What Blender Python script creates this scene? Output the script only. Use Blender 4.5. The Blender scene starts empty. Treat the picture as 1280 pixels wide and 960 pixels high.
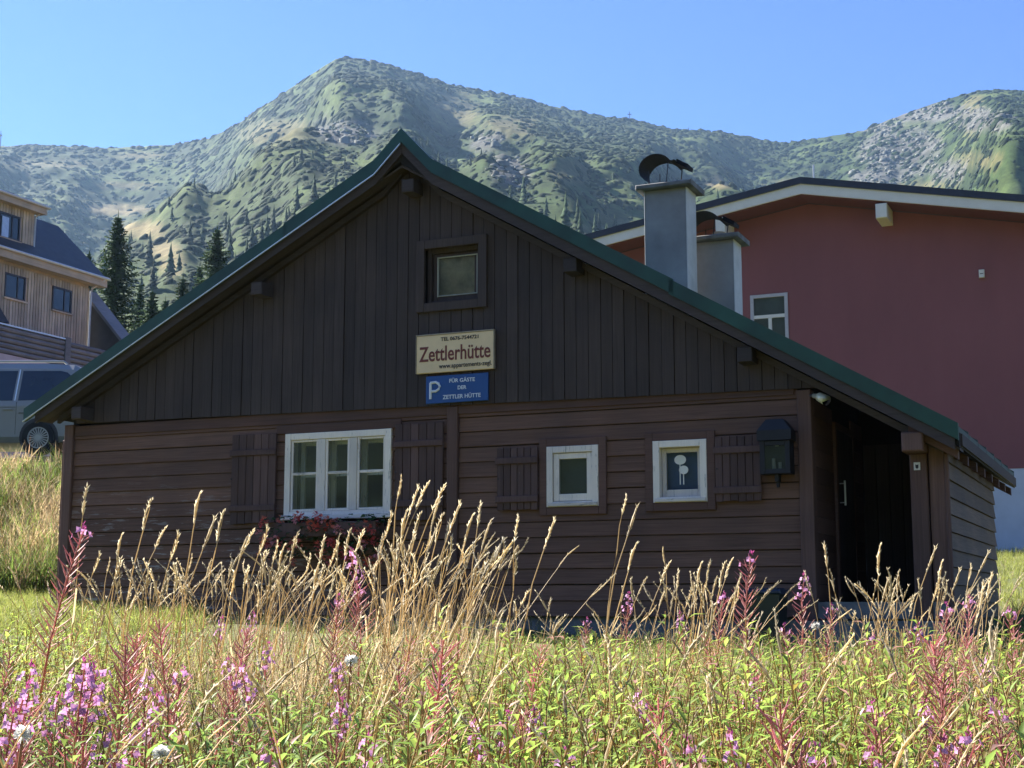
import bpy, math, random
import numpy as np
from mathutils import Vector, Matrix, noise as mnoise

random.seed(7); rng = np.random.default_rng(7)
scene = bpy.context.scene
col = scene.collection
R = math.radians

# ------------------------------------------------------------------ camera
FPX = 1820.0                      # focal length in pixels of a 1280 px wide frame
PITCH = math.atan(275 / FPX)
EYE = 1.6
cam_d = bpy.data.cameras.new('camera'); cam = bpy.data.objects.new('camera', cam_d); col.objects.link(cam)
cam.location = (0, 0, EYE); cam.rotation_euler = (math.pi / 2 + PITCH, 0, 0)
cam_d.sensor_width = 36; cam_d.lens = FPX / 1280 * 36; cam_d.clip_start = 0.1; cam_d.clip_end = 20000
scene.camera = cam

# ------------------------------------------------------------------ sky, sun, exposure
SUN_AZ, SUN_EL = R(-55), R(39)
world = bpy.data.worlds.new('World'); scene.world = world; world.use_nodes = True
wn = world.node_tree.nodes; wl = world.node_tree.links; wn.clear()
sky = wn.new('ShaderNodeTexSky'); sky.sky_type = 'NISHITA'; sky.sun_disc = False
sky.sun_elevation = SUN_EL; sky.sun_rotation = SUN_AZ; sky.altitude = 3000
sky.air_density = 1.0; sky.dust_density = 0.0; sky.ozone_density = 3.0
bg = wn.new('ShaderNodeBackground'); bg.inputs['Strength'].default_value = 0.072
wo = wn.new('ShaderNodeOutputWorld'); 
tint = wn.new('ShaderNodeMix'); tint.data_type = 'RGBA'; tint.blend_type = 'MULTIPLY'; tint.inputs[0].default_value = 1; tint.inputs[7].default_value = (.56, .69, 1, 1)
wl.new(sky.outputs[0], tint.inputs[6]); wl.new(tint.outputs[2], bg.inputs[0]); wl.new(bg.outputs[0], wo.inputs[0])
sun_d = bpy.data.lights.new('sun', 'SUN'); sun_d.energy = 5.0; sun_d.angle = R(0.53); sun_d.color = (1, 0.94, 0.85)
sun = bpy.data.objects.new('sun', sun_d); col.objects.link(sun)
SDIR = Vector((math.sin(SUN_AZ) * math.cos(SUN_EL), math.cos(SUN_AZ) * math.cos(SUN_EL), math.sin(SUN_EL)))
sun.rotation_euler = SDIR.to_track_quat('Z', 'Y').to_euler(); sun.location = (-60, 60, 80)
scene.view_settings.view_transform = 'Standard'; scene.view_settings.look = 'None'
scene.view_settings.gamma = 1; scene.view_settings.exposure = 1.88
scene.render.engine = 'CYCLES'
cy = scene.cycles; cy.use_denoising = True; cy.max_bounces = 8; cy.diffuse_bounces = 3; cy.glossy_bounces = 3
cy.transmission_bounces = 5; cy.transparent_max_bounces = 12; cy.volume_bounces = 0
cy.caustics_reflective = False; cy.caustics_refractive = False

# ------------------------------------------------------------------ geometry helpers
T24 = R(24)
UX, UY = math.cos(T24), -math.sin(T24)       # along the hut's front, to the right
BX, BY = math.sin(T24), math.cos(T24)        # into depth, along the hut's side

def ray(px, py):
    c, s = math.cos(PITCH), math.sin(PITCH)
    a = (px - 640) / FPX; b = (480 - py) / FPX
    return Vector((a, c - b * s, s + b * c))
def at_depth(px, py, d):
    r = ray(px, py); k = d / r.y
    return Vector((r.x * k, d, r.z * k + EYE))

def smooth(a, b, x):
    t = np.clip((np.asarray(x, float) - a) / (b - a), 0, 1); return t * t * (3 - 2 * t)

def ground_z(x, y):
    x = np.asarray(x, float); y = np.asarray(y, float)
    z = np.where(y < 18, 0.085 * y, 1.53 + 0.066 * (y - 18))
    z = z + 2.08 * smooth(20.5, 28.5, y) * smooth(-4.6, -7.4, x + 0.06 * (y - 22))
    z = z + .18 * smooth(28.8, 30.0, y) * smooth(-4.6, -7.4, x + 0.06 * (y - 22))
    z = z + 0.04 * np.sin(x * 1.7 + y * .6) * np.cos(y * 1.3 - x * .4) + .03 * np.sin(x * 4.1) * np.sin(y * 3.7)
    return z

class MB:
    """collects shapes; build() links them as one mesh object"""
    def __init__(s): s.v = []; s.f = []
    def add(s, vs, fs):
        o = len(s.v); s.v += [tuple(q) for q in vs]; s.f += [tuple(i + o for i in q) for q in fs]; return s
    def box(s, x0, x1, y0, y1, z0, z1):
        return s.add([(x0, y0, z0), (x1, y0, z0), (x1, y1, z0), (x0, y1, z0), (x0, y0, z1), (x1, y0, z1), (x1, y1, z1), (x0, y1, z1)],
              [(0, 3, 2, 1), (4, 5, 6, 7), (0, 1, 5, 4), (1, 2, 6, 5), (2, 3, 7, 6), (3, 0, 4, 7)])
    def cbox(s, x0, x1, y0, y1, z0, z1, b=.004):
        """box whose front (low y) edges are chamfered"""
        vs = [(x0, y1, z0), (x1, y1, z0), (x1, y1, z1), (x0, y1, z1),
              (x0, y0 + b, z0), (x1, y0 + b, z0), (x1, y0 + b, z1), (x0, y0 + b, z1),
              (x0 + b, y0, z0 + b), (x1 - b, y0, z0 + b), (x1 - b, y0, z1 - b), (x0 + b, y0, z1 - b)]
        fs = [(0, 3, 2, 1)]
        for i in range(4):
            j = (i + 1) % 4; fs += [(i, j, j + 4, i + 4), (i + 4, j + 4, j + 8, i + 8)]
        return s.add(vs, fs + [(8, 9, 10, 11)])
    def prism_y(s, poly, y0, y1):
        """polygon in x,z (counter-clockwise seen from -y) extruded along y"""
        n = len(poly)
        vs = [(p[0], y0, p[1]) for p in poly] + [(p[0], y1, p[1]) for p in poly]
        fs = [tuple(range(n)), tuple(range(2 * n - 1, n - 1, -1))] + [(i, i + n, (i + 1) % n + n, (i + 1) % n) for i in range(n)]
        return s.add(vs, fs)
    def prism_x(s, poly, x0, x1):
        n = len(poly)
        vs = [(x0, p[0], p[1]) for p in poly] + [(x1, p[0], p[1]) for p in poly]
        fs = [tuple(range(n)), tuple(range(2 * n - 1, n - 1, -1))] + [(i, i + n, (i + 1) % n + n, (i + 1) % n) for i in range(n)]
        return s.add(vs, fs)
    def tube(s, pts, rad, n=6, cap=True):
        pts = [Vector(p) for p in pts]; rs = rad if hasattr(rad, '__len__') else [rad] * len(pts)
        o = len(s.v)
        for i, p in enumerate(pts):
            d = (pts[min(i + 1, len(pts) - 1)] - pts[max(i - 1, 0)]).normalized()
            a = d.orthogonal().normalized() if abs(d.z) > .99 else d.cross(Vector((0, 0, 1))).normalized()
            b = d.cross(a)
            for k in range(n):
                t = 2 * math.pi * k / n
                s.v.append(tuple(p + (a * math.cos(t) + b * math.sin(t)) * rs[i]))
        for i in range(len(pts) - 1):
            for k in range(n):
                s.f.append((o + i * n + k, o + i * n + (k + 1) % n, o + (i + 1) * n + (k + 1) % n, o + (i + 1) * n + k))
        if cap:
            s.f.append(tuple(o + k for k in range(n))[::-1]); s.f.append(tuple(o + (len(pts) - 1) * n + k for k in range(n)))
        return s
    def disc_tube_y(s, cx, cz, r, y0, y1, n=24, r_in=None):
        """cylinder or ring with its axis along y"""
        o = len(s.v)
        rr = [(r, y0), (r, y1)] if r_in is None else [(r, y0), (r, y1), (r_in, y1), (r_in, y0)]
        for (q, y) in rr:
            for k in range(n):
                t = 2 * math.pi * k / n; s.v.append((cx + q * math.cos(t), y, cz + q * math.sin(t)))
        m = len(rr)
        for i in range(m if r_in is not None else m - 1):
            for k in range(n):
                a, b = i, (i + 1) % m
                s.f.append((o + a * n + k, o + a * n + (k + 1) % n, o + b * n + (k + 1) % n, o + b * n + k))
        if r_in is None:
            s.f.append(tuple(o + k for k in range(n))); s.f.append(tuple(o + n + k for k in range(n))[::-1])
        return s
    def mesh(s, name):
        me = bpy.data.meshes.new(name); me.from_pydata(s.v, [], s.f); me.update(); return me
    def build(s, name, mat, parent=None, smooth_=False, loc=(0, 0, 0)):
        return link(name, s.mesh(name), mat, parent, smooth_, loc)

def link(name, me, mat, parent=None, smooth_=False, loc=(0, 0, 0)):
    o = bpy.data.objects.new(name, me); col.objects.link(o)
    if mat is not None and not me.materials: me.materials.append(mat)
    if smooth_: me.polygons.foreach_set('use_smooth', [True] * len(me.polygons))
    o.parent = parent; o.location = loc
    return o
def empty(name, loc, rz=0):
    o = bpy.data.objects.new(name, None); col.objects.link(o); o.location = loc; o.rotation_euler = (0, 0, rz)
    o.empty_display_size = .3; return o
def tag(o, label=None, cat=None, group=None, kind=None):
    if label: o['label'] = label
    if cat: o['category'] = cat
    if group: o['group'] = group
    if kind: o['kind'] = kind
    return o
def copy_tree(o, parent=None):
    c = o.copy(); col.objects.link(c); c.parent = parent
    for k in list(o.children): copy_tree(k, c)
    return c

def tri_mesh(name, V, F, C=None, smooth_=False):
    """mesh from numpy triangles, with an optional colour attribute called tint"""
    V = np.asarray(V, np.float32); F = np.asarray(F, np.int32)
    me = bpy.data.meshes.new(name)
    me.vertices.add(len(V)); me.vertices.foreach_set('co', V.ravel())
    me.loops.add(F.size); me.loops.foreach_set('vertex_index', F.ravel())
    me.polygons.add(len(F)); me.polygons.foreach_set('loop_start', np.arange(0, F.size, 3, dtype=np.int32))
    if smooth_: me.polygons.foreach_set('use_smooth', np.ones(len(F), bool))
    if C is not None:
        a = me.color_attributes.new('tint', 'FLOAT_COLOR', 'POINT')
        a.data.foreach_set('color', np.concatenate([np.asarray(C, np.float32), np.ones((len(V), 1), np.float32)], 1).ravel())
    me.update(calc_edges=True); return me

class TB:
    """coloured triangle collector for plants"""
    def __init__(s): s.v = []; s.f = []; s.c = []
    def add(s, vs, fs, c):
        o = len(s.v); s.v += [tuple(q) for q in vs]; s.f += [tuple(i + o for i in q) for q in fs]
        s.c += [c] * len(vs) if not isinstance(c, list) else c
    def leaf(s, base, dirv, length, width, c, droop=.3, fold=.25, up=Vector((0, 0, 1))):
        d = dirv.normalized(); side = d.cross(up)
        side = side.normalized() if side.length > 1e-4 else Vector((1, 0, 0))
        n = side.cross(d)
        m1 = base + d * length * .42 - n * length * droop * .12; tip = base + d * length - n * length * droop
        w = width / 2; g = n * width * fold
        s.add([base, m1 - side * w + g, m1, m1 + side * w + g, tip], [(0, 1, 2), (0, 2, 3), (1, 4, 2), (2, 4, 3)], c)
    def blade(s, pts, width, c, side):
        n = len(pts); vs = []
        for i, p in enumerate(pts):
            w = width * (1 - (i / (n - 1)) ** 1.6) / 2
            vs += [p - side * w, p + side * w]
        fs = []
        for i in range(n - 1):
            a = 2 * i; fs += [(a, a + 1, a + 3), (a, a + 3, a + 2)]
        s.add(vs, fs, c)
    def tube(s, pts, rs, c, n=3):
        m = MB(); m.tube(pts, rs, n, cap=False); fs = []
        for q in m.f: fs += [(q[0], q[1], q[2]), (q[0], q[2], q[3])]
        s.add(m.v, fs, c)
    def arrays(s): return np.array(s.v, np.float32), np.array(s.f, np.int32), np.array(s.c, np.float32)

def scatter(variants, pos, yaw, scale, which, lean=None, bright=None, tilt=None):
    """joins many copies of plant variants into one array triple"""
    Vs, Fs, Cs = [], [], []; off = 0
    for k, (V, F, C) in enumerate(variants):
        idx = np.where(which == k)[0]
        if not len(idx): continue
        n = len(idx); c, s_ = np.cos(yaw[idx]), np.sin(yaw[idx])
        sc = scale[idx]; sc = sc[:, None] if sc.ndim == 1 else sc
        P = V[None] * (sc[:, None, :] if sc.shape[1] == 3 else sc[:, :, None])
        X = P[..., 0] * c[:, None] - P[..., 1] * s_[:, None]; Y = P[..., 0] * s_[:, None] + P[..., 1] * c[:, None]; Z = P[..., 2]
        if lean is not None:
            X = X + lean[idx, 0][:, None] * Z; Y = Y + lean[idx, 1][:, None] * Z
        if tilt is not None: Z = Z + tilt[idx, 0][:, None] * X + tilt[idx, 1][:, None] * Y
        W = np.stack([X, Y, Z], -1) + pos[idx][:, None, :]
        Vs.append(W.reshape(-1, 3)); Fs.append((F[None] + (np.arange(n) * len(V))[:, None, None]).reshape(-1, 3) + off)
        CC = np.broadcast_to(C[None], (n,) + C.shape).copy()
        if bright is not None: CC *= bright[idx][:, None, :] if bright.ndim == 2 else bright[idx][:, None, None]
        Cs.append(CC.reshape(-1, 3)); off += n * len(V)
    return np.concatenate(Vs), np.concatenate(Fs), np.concatenate(Cs)

# ------------------------------------------------------------------ materials
def new_mat(name):
    m = bpy.data.materials.new(name); m.use_nodes = True
    nt = m.node_tree; return m, nt, nt.nodes['Principled BSDF']
def mixcol(nt, fac, a, b, blend='MIX'):
    n = nt.nodes.new('ShaderNodeMix'); n.data_type = 'RGBA'; n.blend_type = blend
    for s_, v in ((0, fac), (6, a), (7, b)):
        if hasattr(v, 'is_linked') or hasattr(v, 'links'): nt.links.new(v, n.inputs[s_])
        else: n.inputs[s_].default_value = v if s_ == 0 else (*v, 1) if len(v) == 3 else v
    return n.outputs[2]
def ramp(nt, fac, stops):
    n = nt.nodes.new('ShaderNodeValToRGB'); nt.links.new(fac, n.inputs[0]); e = n.color_ramp.elements
    while len(e) < len(stops): e.new(.5)
    for q, (p, c) in zip(e, stops): q.position = p; q.color = (*c, 1) if hasattr(c, '__len__') else (c, c, c, 1)
    return n.outputs[0]
def noise_tex(nt, scale, detail=4, rough=.55, vscale=None, coord='Object', out=0):
    tc = nt.nodes.new('ShaderNodeTexCoord'); n = nt.nodes.new('ShaderNodeTexNoise')
    n.inputs['Scale'].default_value = scale; n.inputs['Detail'].default_value = detail; n.inputs['Roughness'].default_value = rough
    src = tc.outputs[coord]
    if vscale:
        mp = nt.nodes.new('ShaderNodeMapping'); mp.inputs['Scale'].default_value = vscale; nt.links.new(src, mp.inputs[0]); src = mp.outputs[0]
    nt.links.new(src, n.inputs['Vector']); return n.outputs[out]
def bump(nt, b, h, strength=.3, dist=.01):
    n = nt.nodes.new('ShaderNodeBump'); n.inputs['Strength'].default_value = strength; n.inputs['Distance'].default_value = dist
    nt.links.new(h, n.inputs['Height']); nt.links.new(n.outputs[0], b.inputs['Normal'])
def plain(name, c, rough=.6, var=.25, scale=6, metal=0, spec=.5, vscale=None, bmp=0):
    m, nt, b = new_mat(name)
    f = noise_tex(nt, scale, 5, .6, vscale)
    lo = tuple(q * (1 - var) for q in c); hi = tuple(min(1, q * (1 + var)) for q in c)
    nt.links.new(ramp(nt, f, [(.3, lo), (.7, hi)]), b.inputs['Base Color'])
    b.inputs['Roughness'].default_value = rough; b.inputs['Metallic'].default_value = metal
    b.inputs['Specular IOR Level'].default_value = spec
    if bmp: bump(nt, b, f, bmp, .01)
    return m
def wood(name, c, along='x', worn=0, wear_col=(.45, .43, .42), rough=.72, wear_z=None, var=.32, split=1.0, tone=(.74, 1.24)):
    """stained timber: grain along one local axis, per-board tone, optional flaked paint"""
    m, nt, b = new_mat(name)
    vs = {'x': (.8, 30, 30), 'z': (30, 30, .8), 'y': (30, .8, 30)}[along]
    g = noise_tex(nt, 2.2, 7, .65, vs)
    big = noise_tex(nt, 1.3, 3, .5)
    oi = nt.nodes.new('ShaderNodeObjectInfo')
    lo = tuple(q * (1 - var) for q in c); hi = tuple(q * (1 + var) for q in c)
    base = ramp(nt, g, [(.25, lo), (.75, hi)])
    t = ramp(nt, oi.outputs['Random'], [(0, tone[0]), (1, tone[1])])
    base = mixcol(nt, 1, base, t, 'MULTIPLY')
    base = mixcol(nt, 1, base, ramp(nt, big, [(.3, (.8, .8, .84)), (.7, (1.18, 1.12, 1.08))]), 'MULTIPLY')
    if worn:
        vs2 = {'x': (1.2, 10, 10), 'z': (14, 14, 1.6), 'y': (10, 1.2, 10)}[along]
        p = noise_tex(nt, 2.6, 8, .7, vs2)
        f = ramp(nt, p, [(worn, 0), (worn + .03, 1)])
        if wear_z:
            tc = nt.nodes.new('ShaderNodeTexCoord'); sp = nt.nodes.new('ShaderNodeSeparateXYZ'); nt.links.new(tc.outputs['Object'], sp.inputs[0])
            mr = nt.nodes.new('ShaderNodeMapRange'); mr.inputs[1].default_value = wear_z[0]; mr.inputs[2].default_value = wear_z[1]
            mr.inputs[3].default_value = 1; mr.inputs[4].default_value = 0; nt.links.new(sp.outputs['Z'], mr.inputs[0])
            mx = nt.nodes.new('ShaderNodeMapRange'); mx.inputs[1].default_value = wear_z[2]; mx.inputs[2].default_value = wear_z[3]
            mx.inputs[3].default_value = 1; mx.inputs[4].default_value = 0; nt.links.new(sp.outputs['X'], mx.inputs[0])
            f = mixcol(nt, 1, f, mr.outputs[0], 'MULTIPLY'); f = mixcol(nt, 1, f, mx.outputs[0], 'MULTIPLY')
        base = mixcol(nt, f, base, wear_col)
    nt.links.new(base, b.inputs['Base Color']); b.inputs['Roughness'].default_value = rough
    b.inputs['Specular IOR Level'].default_value = .3
    bump(nt, b, g, .35 * split, .006)
    return m
def tint_mat(name, rough=.55, trans=.35, spec=.35):
    """plant tissue coloured per leaf, letting some light through"""
    m, nt, b = new_mat(name)
    a = nt.nodes.new('ShaderNodeAttribute'); a.attribute_name = 'tint'
    nt.links.new(a.outputs['Color'], b.inputs['Base Color']); b.inputs['Roughness'].default_value = rough
    b.inputs['Specular IOR Level'].default_value = spec
    tr = nt.nodes.new('ShaderNodeBsdfTranslucent'); nt.links.new(a.outputs['Color'], tr.inputs[0])
    mx = nt.nodes.new('ShaderNodeMixShader'); mx.inputs[0].default_value = trans
    nt.links.new(b.outputs[0], mx.inputs[1]); nt.links.new(tr.outputs[0], mx.inputs[2])
    nt.links.new(mx.outputs[0], nt.nodes['Material Output'].inputs[0]); return m
def glass(name, c=(.9, .95, .95), refl=.12):
    m, nt, b = new_mat(name); nt.nodes.remove(b)
    t = nt.nodes.new('ShaderNodeBsdfTransparent'); t.inputs[0].default_value = (*c, 1)
    g = nt.nodes.new('ShaderNodeBsdfGlossy'); g.inputs['Roughness'].default_value = .02; g.inputs[0].default_value = (.9, .95, 1, 1)
    fr = nt.nodes.new('ShaderNodeFresnel'); fr.inputs[0].default_value = 1.5
    mx = nt.nodes.new('ShaderNodeMixShader'); nt.links.new(fr.outputs[0], mx.inputs[0])
    nt.links.new(t.outputs[0], mx.inputs[1]); nt.links.new(g.outputs[0], mx.inputs[2])
    nt.links.new(mx.outputs[0], nt.nodes['Material Output'].inputs[0]); return m

M = {}
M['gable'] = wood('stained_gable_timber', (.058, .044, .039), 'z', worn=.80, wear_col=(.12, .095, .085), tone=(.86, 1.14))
M['plank'] = wood('brown_plank_timber', (.150, .084, .057), 'x', var=.42, tone=(.84, 1.16), worn=.575, wear_col=(.30, .27, .25), wear_z=(2.0, 3.3, -4.2, -.5))
M['sideplank'] = wood('weathered_side_timber', (.165, .118, .080), 'y')
M['trim'] = wood('brown_trim_timber', (.125, .070, .054), 'x')
M['trimz'] = wood('brown_post_timber', (.13, .076, .060), 'z')
M['shutter'] = wood('shutter_timber', (.098, .060, .052), 'z', worn=.70, wear_col=(.26, .24, .24))
M['barge'] = wood('barge_timber', (.056, .045, .043), 'x')
M['core'] = plain('dark_core_timber', (.012, .010, .009), .9)
M['white'] = wood('flaking_white_paint', (.86, .80, .70), 'z', worn=.60, wear_col=(.36, .34, .30), rough=.5, var=.08, split=.5)
M['whitex'] = wood('flaking_white_paint_sill', (.82, .76, .66), 'x', worn=.56, wear_col=(.33, .31, .28), rough=.5, var=.08, split=.5)
M['green'] = plain('green_sheet_metal', (.012, .056, .040), .45, .4, 2.2, 0, .5)
M['lip'] = plain('bright_drip_edge', (.75, .76, .74), .28, .1, 8, .7)
M['concrete'] = plain('grey_concrete', (.16, .17, .17), .9, .3, 5, bmp=.3)
M['glass'] = glass('window_glass')
M['pane_backing'] = plain('pale_curtain', (.42, .43, .38), .9, .15, 4, vscale=(9, 9, .5))
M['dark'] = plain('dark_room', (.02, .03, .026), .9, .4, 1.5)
M['plaster'] = plain('grey_chimney_render', (.32, .31, .30), .9, .24, 1.8, bmp=.15)
M['slab'] = plain('chimney_cap_slab', (.17, .17, .165), .9, .35, 7, bmp=.3)
M['blackmetal'] = plain('black_sheet_iron', (.008, .009, .012), .7, .3, 8, spec=.2)
M['iron'] = plain('dark_iron', (.02, .02, .024), .5, .3, 20)
# ------------------------------------------------------------------ near ground
def ground_material():
    m, nt, b = new_mat('meadow_soil')
    f = noise_tex(nt, .35, 6, .6); g = noise_tex(nt, 9, 5, .7)
    c = ramp(nt, f, [(.3, (.085, .095, .03)), (.5, (.12, .125, .042)), (.72, (.17, .14, .06))])
    c = mixcol(nt, 1, c, ramp(nt, g, [(.25, .55), (.75, 1.3)]), 'MULTIPLY')
    nt.links.new(c, b.inputs['Base Color']); b.inputs['Roughness'].default_value = .95; bump(nt, b, g, .6, .05); return m
M['soil'] = ground_material()
def grid_ground():
    # fine near the hut, coarse far out: one sheet
    ax = np.concatenate([np.linspace(-170, -26, 30), np.linspace(-25, 25, 126), np.linspace(26, 170, 30)])
    ay = np.concatenate([np.linspace(-120, -6, 16), np.linspace(-5, 50, 140), np.linspace(51.5, 165, 45)])
    X, Y = np.meshgrid(ax, ay); Z = ground_z(X, Y)
    n, m_ = X.shape
    V = np.stack([X, Y, Z], -1).reshape(-1, 3); i = np.arange(n * m_).reshape(n, m_)
    a, b, c, d = i[:-1, :-1].ravel(), i[:-1, 1:].ravel(), i[1:, 1:].ravel(), i[1:, :-1].ravel()
    F = np.concatenate([np.stack([a, b, c], 1), np.stack([a, c, d], 1)])
    o = link('ground', tri_mesh('ground', V, F, smooth_=True), M['soil']); tag(o, kind='structure'); return o
grid_ground()

# ------------------------------------------------------------------ mountains
RIDGE = [(-1500, 300), (-900, 240), (-500, 215), (-200, 196), (0, 183), (60, 182), (140, 185), (215, 181), (260, 173), (290, 160), (330, 132), (380, 99), (420, 73),
         (440, 73), (485, 80), (520, 92), (570, 108), (640, 120), (700, 135), (760, 147), (800, 151), (840, 162), (900, 165),
         (960, 176), (985, 179), (1020, 173), (1080, 163), (1110, 150), (1170, 128), (1220, 114), (1250, 112), (1290, 116),
         (1400, 108), (1600, 150), (2100, 230), (2800, 300)]
RDIST = [(-1500, 1550), (0, 1600), (220, 1550), (330, 1380), (430, 1300), (640, 1450), (900, 1480), (985, 1500), (1100, 1420), (1250, 1350), (2800, 1500)]
rp = np.array(RIDGE, float); dp = np.array(RDIST, float)
def px_dir(px, py):
    r = ray(px, py); h = math.hypot(r.x, r.y); return math.atan2(r.x, r.y), r.z / h
rid = np.array([px_dir(*q) for q in RIDGE]); rda = np.array([px_dir(q[0], 150)[0] for q in RDIST])
R0 = 118.0
NSEED = Vector((13.1, 4.7, 9.2))
def fbm(x, y, z=0, o=5, h=.9):
    return mnoise.fractal(Vector((x, y, z)) + NSEED, h, 2.0, o, noise_basis='PERLIN_ORIGINAL')
def ridge_at(az):
    az_ = np.interp(az, rid[:, 0], rid[:, 1]); return az_, np.interp(az, rda, dp[:, 1])
def mtn_z(az, r):
    tn, RR = ridge_at(az); H = RR * tn + EYE
    s = (r - R0) / (RR - R0); x, y = r * math.sin(az), r * math.cos(az)
    z0 = 7.0
    if s <= 1:
        z = z0 + (H - z0) * max(s, 0) ** 1.22
        env = max(0, min(1, s * 5)) * max(0, min(1, (1 - s) * 3.2))
        sp = fbm(az * 7 + .12 * fbm(x / 300, y / 300, 1, 2), r / 1500, 3.1, 3)
        z += env * (RR / 1400 * 88 * sp * min(1, s * 1.6) + 26 * fbm(x / 190, y / 190, 0, 3) * min(1, s * 2) + 7 * fbm(x / 48, y / 48, 2, 3))
        z += min(1, s * 3) * (2.4 * fbm(x / 16, y / 16, 5, 3)) * (.35 + .65 * min(1, (1 - s) * 6))
        # wooded knoll in front of the saddle on the right, and a low shoulder on the left
        pxx = 640 + FPX * math.tan(az) / math.cos(PITCH) * .97
        k = 1 / (1 + math.exp(-(pxx - 900) / 28)); z += 24 * k * math.exp(-((r - 640) / 105) ** 2)
        k2 = 1 / (1 + math.exp((pxx - 150) / 40)); z += 26 * k2 * math.exp(-((r - 520) / 120) ** 2)
        z = min(z, EYE + r * tn * (.84 + .16 * max(0, s)) + .8 * fbm(x / 16, y / 16, 5, 3))
    else:
        z = H - (r - RR) * .35 + 3.2 * fbm(x / 16, y / 16, 5) * .35
    return z
PATCH = []   # (px, py, rx, ry, kind): land cover seen on the slopes
for q in [(430, 165, 42, 16, 'rock'), (610, 178, 22, 16, 'rock'), (1130, 190, 55, 34, 'rock'), (1185, 214, 26, 16, 'rock'), (1100, 222, 38, 12, 'rock'),
          (1230, 150, 46, 16, 'rock'), (1150, 140, 70, 12, 'rock'), (640, 215, 26, 22, 'rock'), (1090, 158, 30, 8, 'rock'),
          (565, 140, 36, 24, 'dry'), (640, 160, 36, 16, 'dry'), (1215, 140, 16, 34, 'dry'), (1225, 200, 34, 12, 'dry'),
          (140, 262, 52, 8, 'piste'), (175, 287, 34, 11, 'piste'), (205, 312, 22, 15, 'piste'), (215, 332, 16, 12, 'piste'), (150, 232, 46, 5, 'dry'), (60, 205, 60, 6, 'dry'), (170, 195, 40, 5, 'dry'),
          (710, 215, 26, 18, 'dry'), (760, 275, 26, 14, 'dry'), (345, 165, 50, 18, 'dry'), (720, 290, 40, 9, 'dry'), (900, 228, 22, 8, 'piste'), (1150, 232, 60, 6, 'dry'), (1000, 232, 50, 8, 'dry')]:
    PATCH.append(q)
def cover(px, py, n):
    w = {'rock': 0.0, 'dry': 0.0, 'piste': 0.0}
    for (cx, cy_, rx, ry, k) in PATCH:
        d = ((px - cx) / rx) ** 2 + ((py - cy_) / ry) ** 2
        if d < 3: w[k] = max(w[k], max(0, min(1, 1.35 - d + n * .9)))
    return w
def mountains():
    az = np.radians(np.concatenate([np.linspace(-52, -21, 110), np.linspace(-20.8, 20.8, 470), np.linspace(21, 52, 110)]))
    NR = 170; V = []; C = []
    c, s = math.cos(PITCH), math.sin(PITCH)
    for a in az:
        RR = float(ridge_at(a)[1])
        rr = np.concatenate([R0 + (RR - R0) * np.linspace(0, 1, NR - 14) ** 1.25, RR + np.linspace(14, 500, 14)])
        for r in rr:
            z = mtn_z(a, r) if r > R0 else 5.5
            x, y = r * math.sin(a), r * math.cos(a)
            V.append((x, y, z))
            fy = y * c + (z - EYE) * s; uz = -y * s + (z - EYE) * c
            px, py = 640 + FPX * x / fy, 480 - FPX * uz / fy
            n = fbm(x / 60, y / 60, 7, 3); n2 = fbm(x / 22, y / 22, 17, 3)
            w = cover(px, py, n2 * .7 + n * .4)
            base = np.array((.031, .053, .0145)) * (1 + .45 * n)
            base = base + max(0, min(1, n * 1.6 - .05)) * np.array((.036, .036, .010))
            base = base * (1 - w['dry']) + np.array((.095, .090, .036)) * w['dry']
            base = base * (1 - w['piste']) + np.array((.17, .14, .065)) * w['piste']
            base = base * (1 - w['rock']) + np.array((.085, .085, .075)) * (1 + .5 * n2) * w['rock']
            C.append(np.clip(base, .01, 1))
    n, m_ = len(az), NR; i = np.arange(n * m_).reshape(n, m_)
    a, b, c_, d = i[:-1, :-1].ravel(), i[:-1, 1:].ravel(), i[1:, 1:].ravel(), i[1:, :-1].ravel()
    F = np.concatenate([np.stack([a, c_, b], 1), np.stack([a, d, c_], 1)])
    m, nt, bs = new_mat('alpine_slope'); at = nt.nodes.new('ShaderNodeAttribute'); at.attribute_name = 'tint'
    g = noise_tex(nt, .09, 6, .65); g2 = noise_tex(nt, .5, 4, .7)
    cc = mixcol(nt, 1, at.outputs['Color'], ramp(nt, g, [(.3, .55), (.7, 1.4)]), 'MULTIPLY')
    cc = mixcol(nt, 1, cc, ramp(nt, g2, [(.3, .7), (.7, 1.3)]), 'MULTIPLY')
    nt.links.new(cc, bs.inputs['Base Color']); bs.inputs['Roughness'].default_value = .95; bs.inputs['Specular IOR Level'].default_value = .1
    o = link('mountain', tri_mesh('mountain', np.array(V), F, np.array(C), smooth_=False), m); tag(o, kind='structure')
mountains()

M['scrub'] = tint_mat('mountain_scrub', .9, .1, .1)
def blob_variant(seed, n=6, flat=.6):
    """a low lumpy bush: two rings and a crown of tilted facets"""
    r_ = random.Random(seed); V = []; rings = [(1.0, 0.0), (.86, .55)]
    for (q, z) in rings:
        for k in range(n):
            t = 2 * math.pi * (k + r_.uniform(-.3, .3)) / n; e = q * r_.uniform(.72, 1.22)
            V.append((e * math.cos(t), e * math.sin(t), (z + r_.uniform(-.12, .16)) * flat if z > 0 else -.22))
    V.append((r_.uniform(-.2, .2), r_.uniform(-.2, .2), flat * r_.uniform(.85, 1.1))); F = []
    for a in range(1):
        for k in range(n):
            p, q = a * n + k, a * n + (k + 1) % n; F += [(p, q, q + n), (p, q + n, p + n)]
    F += [(n + k, n + (k + 1) % n, 2 * n) for k in range(n)]
    C = [np.array((.0150, .029, .0095)) * r_.uniform(.75, 1.25) for _ in V]
    return np.array(V, np.float32), np.array(F, np.int32), np.array(C, np.float32)
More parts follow.
